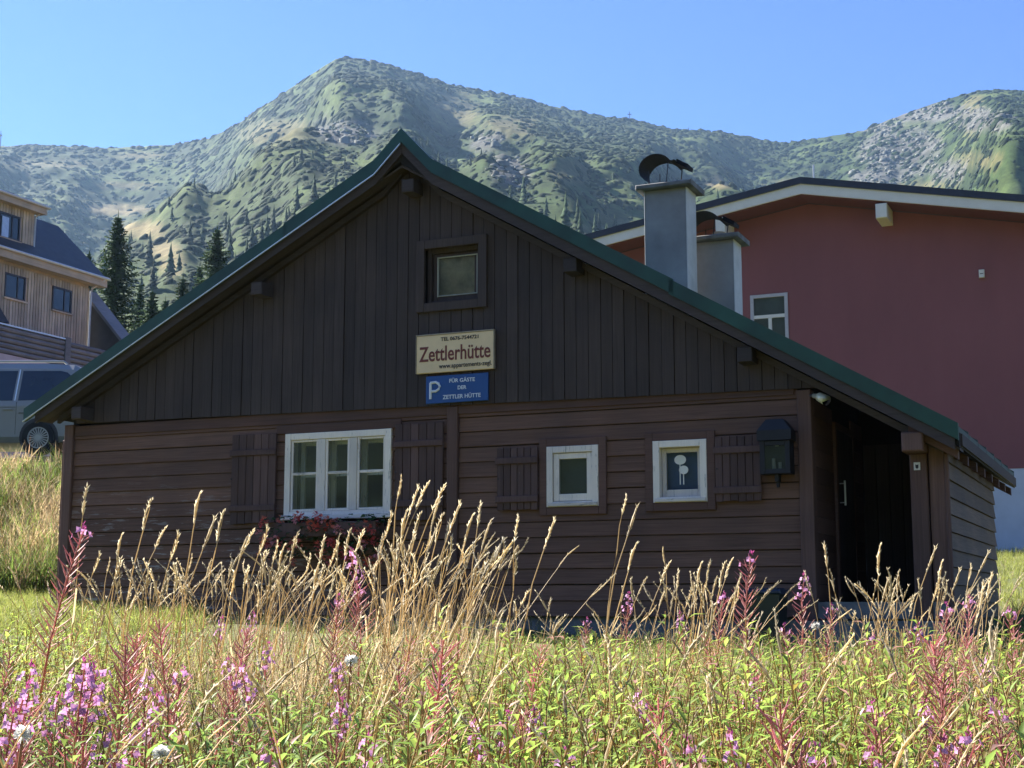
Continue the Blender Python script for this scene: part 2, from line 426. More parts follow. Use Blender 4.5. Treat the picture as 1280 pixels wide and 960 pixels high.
def far_conifer(seed):
    r_ = random.Random(seed); V = []; F = []; n = 7
    for k in range(6):
        z0 = .1 + k * .15; rr = .205 * (1 - k / 6.3)
        o = len(V); V.append((0, 0, z0 + .26))
        for j in range(n):
            t = 2 * math.pi * j / n + k; e = rr * r_.uniform(.6, 1.25); V.append((e * math.cos(t), e * math.sin(t), z0 - r_.uniform(0, .05)))
        F += [(o, o + 1 + j, o + 1 + (j + 1) % n) for j in range(n)]
    C = [np.array((.026, .045, .019)) * r_.uniform(.7, 1.3) for _ in V]
    return np.array(V, np.float32), np.array(F, np.int32), np.array(C, np.float32)
def mtn_xy(x, y): return mtn_z(math.atan2(x, y), math.hypot(x, y))
def mountain_cover():
    c, s = math.cos(PITCH), math.sin(PITCH)
    def proj(x, y, z):
        fy = y * c + (z - EYE) * s; return 640 + FPX * x / fy, 480 - FPX * (-y * s + (z - EYE) * c) / fy
    bl = [blob_variant(40 + i, flat=.55 + .15 * (i % 3)) for i in range(6)]; co = [far_conifer(70 + i) for i in range(4)]
    P, Q, PC, QC = [], [], [], []; rl = random.Random(5)
    while len(P) < 36000:
        a = R(rl.uniform(-27, 27)); tn, RR = ridge_at(a); u = rl.random(); r = R0 + (RR * 1.005 - R0) * u ** .8
        x, y = r * math.sin(a), r * math.cos(a); z = mtn_z(a, r); px, py = proj(x, y, z)
        dens = fbm(x / 75, y / 75, 31, 4); n2 = fbm(x / 22, y / 22, 17, 3); n = fbm(x / 60, y / 60, 7, 3)
        w = cover(px, py, n2 * .7 + n * .4); keep = .80 + .9 * dens
        keep *= (1 - .5 * w['rock']) * (1 - .72 * w['dry']) * (1 - .97 * w['piste'])
        if rl.random() > keep: continue
        k = rl.choice((.75, 1.1, 1.5, 2.1, 2.9)) * rl.uniform(.8, 1.25) * (r / 1000) ** .6
        gx, gy = (mtn_xy(x + 3, y) - mtn_xy(x - 3, y)) / 6, (mtn_xy(x, y + 3) - mtn_xy(x, y - 3)) / 6
        P.append((x, y, z - .1 * k, k, max(-.9, min(.9, gx)), max(-.9, min(.9, gy)))); b = rl.uniform(.65, 1.3); y_ = max(0, rl.gauss(0, .25)); PC.append((b * (1 + y_ * .8), b * (1 + y_ * .6), b))
    while len(Q) < 1200:
        a = R(rl.uniform(-27, 27)); tn, RR = ridge_at(a); u = rl.random() ** 1.15; r = R0 + 6 + (RR - R0) * u
        x, y = r * math.sin(a), r * math.cos(a)
        dens = fbm(x / 110, y / 110, 51, 3)
        z = mtn_z(a, r); px, py = proj(x, y, z)
        w = cover(px, py, 0)
        if w['piste'] > .3 or w['rock'] > .5: continue
        low = max(0, 1 - u * 2.4)
        if rl.random() > .05 + low * 1.0 + .4 * dens: continue
        Q.append((x, y, z - .5, rl.uniform(4.5, 11) * (1.0 if u < .3 else .62))); b = rl.uniform(.7, 1.5); QC.append((b, b, b * .95))
    # pale boulders lying in the scree
    rk = [blob_variant(90 + i, 6, .8) for i in range(4)]; S, SC = [], []
    tries = 0
    while len(S) < 1500 and tries < 200000:
        tries += 1
        q = rl.choice([p for p in PATCH if p[4] == 'rock']); px = rl.gauss(q[0], q[2] * .6); a = math.atan((px - 640) / FPX * math.cos(PITCH) / .97)
        tn, RR = ridge_at(a); r = RR * rl.uniform(.35, .995); x, y = r * math.sin(a), r * math.cos(a); z = mtn_z(a, r); px, py = proj(x, y, z)
        if cover(px, py, fbm(x / 22, y / 22, 17, 3) * .7)['rock'] < .45: continue
        S.append((x, y, z - .2, rl.uniform(.5, 2.1) * (2.0 if rl.random() < .08 else 1))); b = rl.uniform(.7, 1.35); SC.append((b * 9.5, b * 5.1, b * 13.5))
    for nm, lst, vv, cc, sq in (('dwarf_pine_scrub', P, bl, PC, (1, 1, 1)), ('far_spruce_wood', Q, co, QC, (1, 1, 1)), ('mountain_scree', S, rk, SC, (1, 1, .8))):
        A = np.array(lst); n = len(A)
        scl = A[:, 3:4] * np.array(sq)[None]
        if nm == 'mountain_scree': scl = scl * rng.uniform(.6, 1.4, (n, 3))
        if nm == 'dwarf_pine_scrub': scl = scl * rng.uniform(.8, 1.5, (n, 3)) * np.array((1, 1, .85))
        V, F, C = scatter(vv, A[:, :3], rng.uniform(0, 6.28, n), scl, rng.integers(0, len(vv), n), bright=np.array(cc), tilt=A[:, 4:6] if A.shape[1] > 4 else None)
        o = link(nm, tri_mesh(nm, V, F, C), M['scrub'])
        tag(o, {'dwarf_pine_scrub': 'dark green dwarf pine scrub covering the mountain slopes', 'far_spruce_wood': 'distant spruces scattered over the mountain slopes',
                'mountain_scree': 'pale boulders and scree lying in patches on the slopes'}[nm], {'dwarf_pine_scrub': 'scrub', 'far_spruce_wood': 'trees', 'mountain_scree': 'rocks'}[nm], kind='stuff')
mountain_cover()
# summit marker on the ridge and a mast at the left edge of the ridge
def ridge_point(px):
    a, _ = px_dir(px, 150); tn, RR = ridge_at(a); RR = float(RR) - 6
    return Vector((RR * math.sin(a), RR * math.cos(a), mtn_z(a, RR)))
p = ridge_point(787); e = empty('summit_cross', p); tag(e, 'tiny dark cross standing on the ridge right of the peak', 'cross')
MB().box(-.35, .35, -.35, .35, -2, 9).build('upright', M['iron'], e); MB().box(-2.2, 2.2, -.3, .3, 5.6, 6.3).build('crossbar', M['iron'], e)
p = ridge_point(2); e = empty('ridge_mast', p); tag(e, 'thin mast on the far left end of the ridge', 'mast')
MB().tube([(0, 0, -2), (0, 0, 17)], [.7, .4], 6).build('pole', M['iron'], e); MB().box(-1.4, 1.4, -.5, .5, 11, 13).build('antenna_head', M['iron'], e)
# ------------------------------------------------------------------ the hut (local x = along the front, y = depth, z = world height)
HUT_Z = 1.3
hut = empty('wooden_hut', (0, 15.6, HUT_Z), -T24)
tag(hut, 'dark brown timber hut with green edged gable roof and white framed windows', 'hut')
def hb(mb, name, mat, parent=None, smooth_=False):
    """part of the hut, or a sub-part of one of its parts"""
    p_ = parent or hut
    return mb.build(name, M[mat] if isinstance(mat, str) else mat, p_, smooth_, (0, 0, -HUT_Z) if p_ is hut else (0, 0, 0))
UL, UR, UO = -6.08, 3.23, 4.50      # left corner, right corner of the room, outer porch wall
TOPL = [(6.345 + (a - 6.345) * 1.0168, 1.6 + (b - 1.6) * 1.0168) for a, b in [(-6.262, 3.93), (-1.414, 6.447), (-1.085, 6.763), (-.713, 6.37), (4.70, 3.205)]]
UE0, UP, UE1 = TOPL[0][0], TOPL[2][0], TOPL[4][0]
def roof_t(u):
    return float(np.interp(u, [p[0] for p in TOPL], [p[1] for p in TOPL])) if u >= TOPL[0][0] else TOPL[0][1] - (TOPL[0][0] - u) * .52
def band_z(u): return 3.815 - .0115 * (u + 5.8)
DEEP = 4.1; SLAB = .25
WINS = {'w1': (-2.845, -1.455, 2.575, 3.54), 'w2': (.42, 1.005, 2.61, 3.25), 'w3': (1.603, 2.174, 2.622, 3.257)}
GW = (-1.03, -.36, 4.90, 5.545)
# plinth of concrete, showing below the planks
hb(MB().box(UL + .05, UO - .02, .03, DEEP - .03, .3, 1.50), 'plinth', 'concrete')
def boxes_with_holes(mb, u0, u1, z0, z1, y0, y1, holes):
    us = sorted({u0, u1, *[h for q in holes for h in q[:2]]}); zs = sorted({z0, z1, *[h for q in holes for h in q[2:]]})
    for a, b in zip(us, us[1:]):
        for c, d in zip(zs, zs[1:]):
            m_, n_ = (a + b) / 2, (c + d) / 2
            if not any(q[0] < m_ < q[1] and q[2] < n_ < q[3] for q in holes): mb.box(a, b, y0, y1, c, d)
core = MB(); boxes_with_holes(core, UL + .03, UR - .03, 1.5, 3.74, .015, .10, list(WINS.values()))
wall = hb(core, 'wall', 'core')
side = MB().box(UL + .01, UL + .10, .1, DEEP, 1.5, roof_t(UL) - SLAB - .02)
side.box(UR - .10, UR - .02, .1, DEEP, 1.5, 3.7); side.box(UL + .1, UR - .1, DEEP - .1, DEEP, 1.5, 3.7)
side.box(UL + .1, UR - .1, .1, DEEP - .1, 1.501, 1.56)
hb(side, 'inner_walls', 'core')
hb(MB().box(UL + .1, UR - .1, .1, DEEP - .1, 3.742, 3.80), 'ceiling', 'core')
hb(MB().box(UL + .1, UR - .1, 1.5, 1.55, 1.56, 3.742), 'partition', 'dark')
# horizontal lap planks, cut round the windows
def plank_mesh(u0, u1, z0, z1, jit):
    b = MB(); d0, d1 = -.021 - jit, -.007 - jit
    prof = [(.014, z0), (d0 + .004, z0), (d0, z0 + .005), (d1, z1 - .004), (.014, z1 - .002)]
    n = len(prof); vs = [(u0, y, z) for (y, z) in prof] + [(u1, y, z) for (y, z) in prof]
    fs = [tuple(range(n))[::-1], tuple(range(n, 2 * n))] + [(i, (i + 1) % n, (i + 1) % n + n, i + n) for i in range(n)]
    b.add(vs, fs); return b
rl = random.Random(11)
ROW = .1655
for k in range(14):
    z0 = 1.47 + k * ROW; z1 = z0 + ROW - .004
    for (a, b) in ((UL + .14, -.765), (-.625, UR - .125)):
        cuts = [(q[0], q[1]) for q in WINS.values() if q[2] < z1 - .03 and q[3] > z0 + .03 and a < q[0] < b]
        segs = []; c = a
        for (p, q) in sorted(cuts): segs.append((c, p)); c = q
        segs.append((c, b))
        for (p, q) in segs:
            j = rl.uniform(-.002, .004)
            hb(plank_mesh(p, q, z0 + rl.uniform(-.003, .003), z1 + rl.uniform(-.003, .003), j), 'plank', 'plank', wall)
for (a, b, nm) in ((UL, UL + .135, 'corner_post'), (-.76, -.63, 'wall_post'), (UR - .12, UR + .02, 'corner_post')):
    hb(MB().cbox(a, b, -.055, .09, 1.44, band_z(a) - .015, .008), nm, 'trimz')
hb(MB().cbox(UL - .05, UL - .004, -.02, .03, 1.4, 3.62, .006), 'downpipe_board', 'trimz')
hb(MB().cbox(-5.93, 3.08, -.036, .012, 3.655, 3.785, .005), 'beam', 'trim')
# gable: backing with an opening, then upright boards
gp = MB()
def gable_piece(mb, a, b, zlo, y0, y1, drop, zhi=None):
    us = [a] + [p[0] for p in TOPL if a < p[0] < b] + [b]
    top = [(u, (roof_t(u) - drop) if zhi is None else zhi) for u in us]
    zl = zlo if callable(zlo) else (lambda u: zlo)
    mb.prism_y([(a, zl(a)), (b, zl(b))] + top[::-1], y0, y1)
gable_piece(gp, UL + .35, GW[0], 3.76, .015, .07, SLAB + .02); gable_piece(gp, GW[1], UR - .05, 3.76, .015, .07, SLAB + .02)
gable_piece(gp, GW[0], GW[1], GW[3], .015, .07, SLAB + .02); gable_piece(gp, GW[0], GW[1], 3.76, .015, .07, 0, zhi=GW[2])
gable = hb(gp, 'gable_wall', 'core')
u = -5.88
while u < UR + .12:
    w_ = min(rl.uniform(.126, .143), UR + .14 - u); a, b = u, u + w_ - .007; j = rl.uniform(-.006, .006)
    y0, y1 = -.068 + j, .012
    if w_ > .03:
        if b > GW[0] and a < GW[1]:
            m1 = MB(); gable_piece(m1, a, b, band_z, y0, y1, 0, zhi=GW[2]); hb(m1, 'board', 'gable', gable)
            m1 = MB(); gable_piece(m1, a, b, GW[3], y0, y1, SLAB + .015); hb(m1, 'board', 'gable', gable)
        elif roof_t(a) - SLAB - .015 > band_z(a) + .02:
            m1 = MB(); gable_piece(m1, a, b, band_z, y0, y1, SLAB + .015); hb(m1, 'board', 'gable', gable)
    u += w_
# roof: two slabs with the steeper cap at the ridge, metal sheets, barge boards, drip edge
WF, WB = -.32, 5.1
def slope_strip(mb, pts, top_off, bot_off, y0, y1):
    n = len(pts); vs = []
    for y in (y0, y1):
        vs += [(u_, y, z_ + top_off) for (u_, z_) in pts] + [(u_, y, z_ + bot_off) for (u_, z_) in pts]
    fs = []
    for i in range(n - 1):
        fs += [(i, i + n, i + n + 1, i + 1), (2 * n + i, 2 * n + i + 1, 3 * n + i + 1, 3 * n + i), (i, i + 1, 2 * n + i + 1, 2 * n + i), (n + i, 3 * n + i, 3 * n + i + 1, n + i + 1)]
    fs += [(0, 2 * n, 3 * n, n), (n - 1, 2 * n - 1, 4 * n - 1, 3 * n - 1)]
    mb.add(vs, fs)
_sl = (TOPL[1][1] - TOPL[0][1]) / (TOPL[1][0] - TOPL[0][0]); _sr = (TOPL[4][1] - TOPL[3][1]) / (TOPL[4][0] - TOPL[3][0])
_ru = (TOPL[3][1] - TOPL[1][1] + _sl * TOPL[1][0] - _sr * TOPL[3][0]) / (_sl - _sr); RIDGE_P = (_ru, TOPL[1][1] + _sl * (_ru - TOPL[1][0]))
LEFTP, RIGHTP = [(TOPL[0][0] + .17, TOPL[0][1] + .17 * _sl), RIDGE_P], [RIDGE_P, TOPL[4]]      # the roof planes meet below the flared verge
roof = MB(); slope_strip(roof, LEFTP, -.055, -SLAB + .09, WF + .03, WB); slope_strip(roof, RIGHTP, -.055, -SLAB + .06, WF + .03, WB)
roof = hb(roof, 'roof', 'core')
for (pts, n) in ((LEFTP, 7), (RIGHTP, 7)):     # sheets with a standing seam between
    for i in range(n):
        a = WF + .02 + (WB - WF) * i / n; b = WF + .02 + (WB - WF) * (i + 1) / n
        m1 = MB(); slope_strip(m1, pts, 0, -.05, a + .012, b - .012); slope_strip(m1, pts, .025, 0.002, b - .03, b - .012); hb(m1, 'roof_sheet', 'green', roof)
# soffit boards under the overhang, running along the slope
for pts, nm in ((LEFTP, 'l'), (RIGHTP, 'r')):
    for i in range(2):
        m1 = MB(); slope_strip(m1, pts, -SLAB + .055, -SLAB + .03, WF + .05 + i * .125, WF + .05 + i * .125 + .12); hb(m1, 'soffit_board', 'barge', roof)
def split_pts(pts, a):
    return pts
# barge: green metal over a brown board, in lengths that overlap
def strip_between(u0, u1, top, bot, y0, y1, lift=0.0):
    us = [u0] + [p[0] for p in TOPL if u0 + 1e-4 < p[0] < u1 - 1e-4] + [u1]
    m1 = MB(); slope_strip(m1, [(q, roof_t(q) + lift) for q in us], top, bot, y0, y1); return m1
for (a, b, lf) in ((UE0, -2.70, .012), (-2.74, UP, .03), (UP, 1.95, .03), (1.9, UE1, .012)):
    hb(strip_between(a, b, .015, -.145, WF - .035, WF + .015, lf), 'verge_flashing', 'green')
for (a, b) in ((UE0, -2.72), (-2.72, UP - .003)):
    hb(strip_between(a, b, -.128, -.142, WF - .052, WF - .034), 'drip_edge', 'lip')
for (a, b) in ((UE0 + .16, UP - .002), (UP + .002, UE1 - .04)):
    hb(strip_between(a, b, -.10, -.24, WF - .008, WF + .035), 'barge_board', 'barge')
for (a, b) in ((UE0 + .34, UP - .002), (UP + .002, 4.5)):
    hb(strip_between(a, b, -SLAB - .0, -SLAB - .075, -.13, -.075), 'rake_trim', 'barge')
# purlin ends
for (uc, zc) in ((-1.15, 6.235), (-3.13, 5.235), (.80, 5.14), (2.66, 4.05), (-5.70, 3.91)):
    h = .075
    if abs(uc + 1.15) > .1: zc = min(zc, roof_t(uc) - SLAB - .045)
    hb(MB().cbox(uc - h, uc + h, -.30, .2, zc - h, zc + h, .008), 'purlin_end', 'barge')
# right eave: rafter tails and fascia seen from below
for i in range(8):
    y = -.2 + i * .72
    m1 = MB(); slope_strip(m1, [(UO - .3, roof_t(UO - .3)), (4.645, roof_t(4.645))], -SLAB + .03, -SLAB - .06, y, y + .09); hb(m1, 'rafter_tail', 'trim')
hb(MB().box(UE1 - .02, UE1 + .02, WF + .1, WB, 3.06, 3.17), 'eave_board', 'barge')
g_ = MB()   # half-round gutter along the eave
for i in range(7):
    t0, t1 = math.pi + math.pi * i / 7, math.pi + math.pi * (i + 1) / 7; r0 = .065
    q = lambda t, r_: (4.785 + r_ * math.cos(t), 3.13 + r_ * math.sin(t))
    a, b, c, d = q(t0, r0), q(t1, r0), q(t1, r0 - .006), q(t0, r0 - .006)
    g_.add([(a[0], .3, a[1]), (b[0], .3, b[1]), (b[0], WB + .05, b[1]), (a[0], WB + .05, a[1]), (d[0], .3, d[1]), (c[0], .3, c[1]), (c[0], WB + .05, c[1]), (d[0], WB + .05, d[1])],
           [(0, 1, 2, 3), (4, 7, 6, 5), (0, 4, 5, 1), (3, 2, 6, 7)])

# porch: floor, recess walls, door, post, outer wall
hb(MB().box(UR + .02, UO - .03, -.02, 3.0, 1.46, 1.62), 'porch_floor', 'concrete')
hb(MB().box(UR - .3, UO - .05, -.38, -.03, 1.0, 1.44), 'porch_step', 'concrete')
pwm = MB().box(UR + .02, UO - .1, 2.6, 2.68, 1.6, 2.9); gable_piece(pwm, UR - .02, UO - .1, 2.9, 2.6, 2.68, SLAB - .06); pw = hb(pwm, 'porch_back_wall', 'core')
bg_ = MB(); gable_piece(bg_, UL + .35, UO - .12, 3.0, DEEP - .08, DEEP, SLAB - .06); hb(bg_, 'rear_gable', 'core')
iw = MB().box(UR - .10, UR - .02, .1, DEEP - .1, 3.702, roof_t(UR) - SLAB + .03); hb(iw, 'upper_side_wall', 'core')
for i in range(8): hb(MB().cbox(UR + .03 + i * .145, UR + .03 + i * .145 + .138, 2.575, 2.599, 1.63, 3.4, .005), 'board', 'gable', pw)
rw = hb(MB().box(UR - .018, UR - .002, .1, 2.6, 1.5, 3.65), 'porch_inner_wall', 'core')
for k in range(12):
    z0 = 1.63 + k * ROW; hb(MB().box(UR, UR + .02, .095, .95, z0, z0 + ROW - .006), 'plank', 'trim', rw)
    hb(MB().box(UR, UR + .02, 1.95, 2.57, z0, z0 + ROW - .006), 'plank', 'trim', rw)
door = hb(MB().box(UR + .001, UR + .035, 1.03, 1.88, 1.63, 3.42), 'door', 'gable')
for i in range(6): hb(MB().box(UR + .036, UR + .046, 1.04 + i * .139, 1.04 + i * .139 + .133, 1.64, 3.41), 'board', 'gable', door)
hb(MB().tube([(UR + .10, 1.10, 2.62), (UR + .10, 1.10, 2.88)], .011, 8).tube([(UR + .04, 1.10, 2.65), (UR + .10, 1.10, 2.65)], .007, 6).tube([(UR + .04, 1.10, 2.85), (UR + .10, 1.10, 2.85)], .007, 6), 'handle', 'lip', door)
hb(MB().box(UR + .001, UR + .05, .955, 1.025, 1.62, 3.49).box(UR + .001, UR + .05, 1.885, 1.945, 1.62, 3.49).box(UR + .001, UR + .05, 1.026, 1.884, 3.43, 3.49), 'door_frame', 'trim')
post = hb(MB().cbox(4.175, 4.335, -.05, .11, 1.3, 3.018, .01), 'porch_post', 'trimz')
hb(MB().cbox(4.145, 4.345, -.30, .6, 3.02, 3.20, .012), 'plate_end', 'trimz')
ow = hb(MB().box(UO - .10, UO - .012, .05, DEEP, 1.1, 3.10), 'outer_wall', 'core')
hb(MB().cbox(4.345, UO - .005, -.01, .045, 1.15, 3.10, .006), 'wall_end_board', 'trimz')
hb(MB().tube([(UO + .012, -.02, 1.2), (UO + .012, -.02, 3.0), (UO + .03, .06, 3.12)], .022, 8), 'rain_pipe', 'trimz')
for k in range(12):
    z0 = 1.12 + k * ROW; z1 = min(z0 + ROW - .006, 3.1)
    b = MB(); prof = [(UO - .012, z0), (UO + .026, z0), (UO + .006, z1), (UO - .012, z1)]
    vs = [(q[0], .06, q[1]) for q in prof] + [(q[0], DEEP, q[1]) for q in prof]
    b.add(vs, [(0, 1, 2, 3), (7, 6, 5, 4), (0, 4, 5, 1), (1, 5, 6, 2), (2, 6, 7, 3), (3, 7, 4, 0)]); hb(b, 'plank', 'sideplank', ow)

# windows
def ring(mb, u0, u1, z0, z1, t, y0, y1, tb=None):
    tb = tb or t
    mb.cbox(u0, u0 + t, y0, y1, z0, z1, .004); mb.cbox(u1 - t, u1, y0, y1, z0, z1, .004)
    mb.cbox(u0 + t + .0005, u1 - t - .0005, y0 + .002, y1, z1 - t, z1 - .0005, .004); mb.cbox(u0 + t + .0005, u1 - t - .0005, y0 + .002, y1, z0 + .0005, z0 + tb, .004)
    return mb
def pane(par, u0, u1, z0, z1, y, mat='glass'):
    return hb(MB().box(u0, u1, y, y + .004, z0, z1), 'pane', mat, par)
# the three-light window with an inner set of casements behind it
u0, u1, z0, z1 = WINS['w1']
w = hb(ring(MB(), u0, u1, z0, z1, .075, -.05, .11, .065), 'window', 'white')
hb(MB().cbox(u0 - .02, u1 + .02, -.085, -.048, z0 - .03, z0 + .025, .006), 'sill', 'whitex', w)
hb(MB().cbox(u0 - .12, u1 + .12, -.045, -.018, z1 + .002, z1 + .10, .005), 'head_casing', 'trim', w)
ia, ib = u0 + .078, u1 - .078; third = (ib - ia) / 3
for k in (1, 2):
    c = ia + third * k; hb(MB().cbox(c - .05, c + .05, -.042, .06, z0 + .066, z1 - .076, .006), 'mullion', 'white', w)
for k in range(3):
    a = ia + third * k + (.052 if k else .002); b = ia + third * (k + 1) - (.052 if k < 2 else .002); lo, hi = z0 + .067, z1 - .077
    hb(ring(MB(), a, b, lo, hi, .026, -.034, .0), 'sash', 'white', w)
    zm = (lo + hi) / 2 + .02; hb(MB().cbox(a + .027, b - .027, -.03, -.004, zm - .016, zm + .016, .003), 'glazing_bar', 'whitex', w)
    pane(w, a + .027, b - .027, lo + .027, zm - .017, -.016); pane(w, a + .027, b - .027, zm + .017, hi - .027, -.016)
for k in range(3):       # inner window, seen through the outer one
    a = ia + third * k; b = ia + third * (k + 1)
    hb(ring(MB(), a + .004, b - .004, z0 + .06, z1 - .07, .055, .17, .20), 'inner_sash', 'white', w)
    hb(MB().box(a + .06, b - .06, .175, .195, 3.05, 3.085), 'inner_glazing_bar', 'white', w)
hb(MB().box(u0, u1, .105, .23, z0 - .005, z0 + .05), 'inner_sill', 'whitex', w)
# two small windows
def small_window(key, tilt):
    u0, u1, z0, z1 = WINS[key]
    w = hb(ring(MB(), u0, u1, z0, z1, .07, -.05, .11, .055), 'window', 'white')
    hb(ring(MB(), u0 - .085, u1 + .085, z0 - .085, z1 + .085, .083, -.046, -.016), 'casing', 'trim', w)
    hb(MB().cbox(u0 + .02, u1 - .01, -.068, -.047, z0 + .004, z0 + .04, .005), 'sill', 'whitex', w)
    a, b, lo, hi = u0 + .074, u1 - .074, z0 + .06, z1 - .074
    dy = .03 if tilt else -.03
    hb(ring(MB(), a, b, lo, hi, .062 if not tilt else .045, dy, dy + .045, .075), 'sash', 'white', w)
    t = .063 if not tilt else .046
    pane(w, a + t, b - t, lo + .076, hi - t, dy + .02)
    return w, (a + t, b - t, lo + .076, hi - t, dy)
w2, q2 = small_window('w2', False); w3, q3 = small_window('w3', True)
hb(MB().box(WINS['w2'][0], WINS['w2'][1], .14, .15, 2.6, 3.26), 'blind', plain('dark_green_blind', (.060, .072, .074), .8, .15), w2)
hb(MB().box(WINS['w3'][0], WINS['w3'][1], .14, .15, 2.6, 3.27), 'blind', plain('blue_window_curtain', (.085, .14, .33), .8, .15), w3)
M['cutout'] = plain('white_cut_paper', (.80, .80, .74), .7, .06)
st = empty('window_decoration', (0, 15.6, HUT_Z), -T24); tag(st, 'white cut-out of two round shapes on stalks in the blue small window', 'decoration')
def stb(mb, nm): return mb.build(nm, M['cutout'], st, False, (0, 0, -HUT_Z))
yq = q3[4] - .001; ua, ub, za, zb = q3[:4]; uc = (ua + ub) / 2
def disc(cx, cz, rx, rz, y):
    m1 = MB(); n = 22; vs = [(cx + rx * math.cos(t), y, cz + rz * math.sin(t)) for t in [2 * math.pi * i / n for i in range(n)]]
    vs += [(v[0], y + .004, v[2]) for v in vs]; m1.add(vs, [tuple(range(n))[::-1], tuple(range(n, 2 * n))] + [(i, (i + 1) % n, (i + 1) % n + n, i + n) for i in range(n)]); return m1
yq = q3[4] + .012
stb(disc(uc - .02, zb - .075, .062, .05, yq), 'upper_disc'); stb(disc(uc + .015, zb - .18, .05, .044, yq), 'lower_disc')
stb(MB().box(uc - .028, uc - .018, yq, yq + .004, za + .05, zb - .12), 'stalk'); stb(MB().box(uc + .008, uc + .018, yq + .001, yq + .005, za + .05, zb - .22), 'stalk')
# gable window
u0, u1, z0, z1 = GW
w = hb(ring(MB(), u0 - .10, u1 + .10, z0 - .085, z1 + .09, .10, -.11, -.07), 'window', 'gable')
hb(ring(MB(), u0, u1, z0, z1, .05, -.02, .06), 'jamb', 'gable', w)
hb(ring(MB(), u0 + .055, u1 - .055, z0 + .055, z1 - .055, .05, .02, .05), 'sash_border', 'gable', w)
hb(ring(MB(), u0 + .106, u1 - .06 - .002, z0 + .10, z1 - .09, .014, .008, .045), 'sash', M['pane_backing'], w)
pane(w, u0 + .121, u1 - .077, z0 + .115, z1 - .105, .03)
hb(MB().box(u0 - .03, u1 + .03, .09, .10, z0 - .03, z1 + .03), 'pane_backing', plain('brown_reflection_backing', (.34, .235, .13), .8, .6, 3.2), w)  # brown mottled panel: mountain reflection in the pane, painted as colour behind it
# shutters
def shutter(u0, u1, z0, z1, n):
    s_ = hb(MB().box(u0 + .01, u1 - .01, -.045, -.032, z0 + .01, z1 - .01), 'shutter', 'shutter')
    wd = (u1 - u0) / n
    for i in range(n):
        hb(MB().cbox(u0 + i * wd + .003, u0 + (i + 1) * wd - .003, -.062 - rl.uniform(0, .003), -.0455, z0 + rl.uniform(-.006, .006), z1 + rl.uniform(-.006, .006), .004), 'board', 'shutter', s_)
    h = z1 - z0
    for f in (.17, .79):
        hb(MB().cbox(u0 - .012, u1 + .008, -.088, -.0665, z0 + h * f - .035, z0 + h * f + .035, .006), 'batten', 'shutter', s_)
    hb(MB().tube([(u0 + .03, -.09, z0 + h * .5), (u0 + .03, -.105, z0 + h * .5)], .008, 6), 'hook', 'iron', s_)
shutter(-3.57, -2.955, 2.52, 3.56, 6); shutter(-1.40, -.80, 2.51, 3.575, 6)
shutter(-.15, .325, 2.59, 3.255, 6); shutter(2.265, 2.735, 2.615, 3.267, 6)
# flaked paint chip on the gable
# chimneys
def chimney(u0, u1, y0, y1, ztop, zbot, cowl):
    c = hb(MB().cbox(u0, u1, y0, y1, zbot, ztop, .006), 'chimney', 'plaster')
    hb(MB().cbox(u1 + .0005, u1 + .008, y0 - .004, y1 + .004, zbot, ztop - .002, .002).cbox(u0 - .008, u0 - .0005, y0 - .004, y1, zbot, ztop - .002, .002), 'corner_strip', plain('pale_corner_render', (.62, .62, .60), .9, .12, 5), c)
    hb(MB().cbox(u0 - .09, u1 + .09, y0 - .09, y1 + .10, ztop + .002, ztop + .062, .012), 'cap_slab', 'slab', c)
    hb(cowl[0], 'cowl_sheet', 'blackmetal', c, False)
    hb(cowl[1], 'cowl_rods', 'iron', c)
    hb(cowl[2], 'cowl_flap', 'blackmetal', c)
    return c
def cowl(uc, yc, zt, arch, w_, t0=205, t1=38, rr=.19, rz=.15):
    """bent sheet carried on four rods; its upturned end flap points right"""
    sh = MB(); n = 14; pts = []
    for i in range(n + 1):
        t = R(t0 + (t1 - t0) * i / n); pts.append((uc + rr * math.cos(t) - .03, zt + arch + rz * math.sin(t)))
    pts += [(uc + .165, zt + arch + .065), (uc + .21, zt + arch + .075)]
    n = len(pts)
    for k, th in ((0, 1),):
        vs = [(p_[0], yc - w_, p_[1]) for p_ in pts] + [(p_[0], yc + w_, p_[1]) for p_ in pts]
        vs += [(p_[0], yc - w_, p_[1] - .008) for p_ in pts] + [(p_[0], yc + w_, p_[1] - .008) for p_ in pts]
        fs = []
        for i in range(n - 1):
            fs += [(i, i + 1, n + i + 1, n + i), (2 * n + i, 3 * n + i, 3 * n + i + 1, 2 * n + i + 1), (i, 2 * n + i, 2 * n + i + 1, i + 1), (n + i, n + i + 1, 3 * n + i + 1, 3 * n + i)]
        fs += [(0, n, 3 * n, 2 * n), (n - 1, 3 * n - 1, 4 * n - 1, 2 * n - 1)]
        sh.add(vs, fs)
    rods = MB()
    for (du, dy, top) in ((-.12, -w_ * .8, arch - .02), (-.085, w_ * .8, arch + .03), (.125, -w_ * .8, arch + .085), (.195, w_ * .8, arch + .07)):
        rods.tube([(uc + du + (.0 if du < 0 else -.03), yc + dy, zt), (uc + du, yc + dy, zt + top)], .007, 6)
    fl = MB(); a = (uc + .20, zt + arch + .105); b = (uc + .335, zt + arch + .025)
    fl.prism_y([(a[0], a[1] - .05), (b[0], b[1] - .045), (b[0] + .012, b[1]), (a[0] + .01, a[1])], yc - w_ * .55, yc + w_ * .55)
    return sh, rods, fl
chimney(1.037, 1.534, 1.5, 1.87, 6.385, 4.3, cowl(1.20, 1.68, 6.45, .20, .20, rr=.20, rz=.17))
chimney(1.42, 1.92, 2.1, 2.43, 5.86, 4.0, cowl(1.58, 2.27, 5.925, .14, .20, rr=.22, rz=.17))
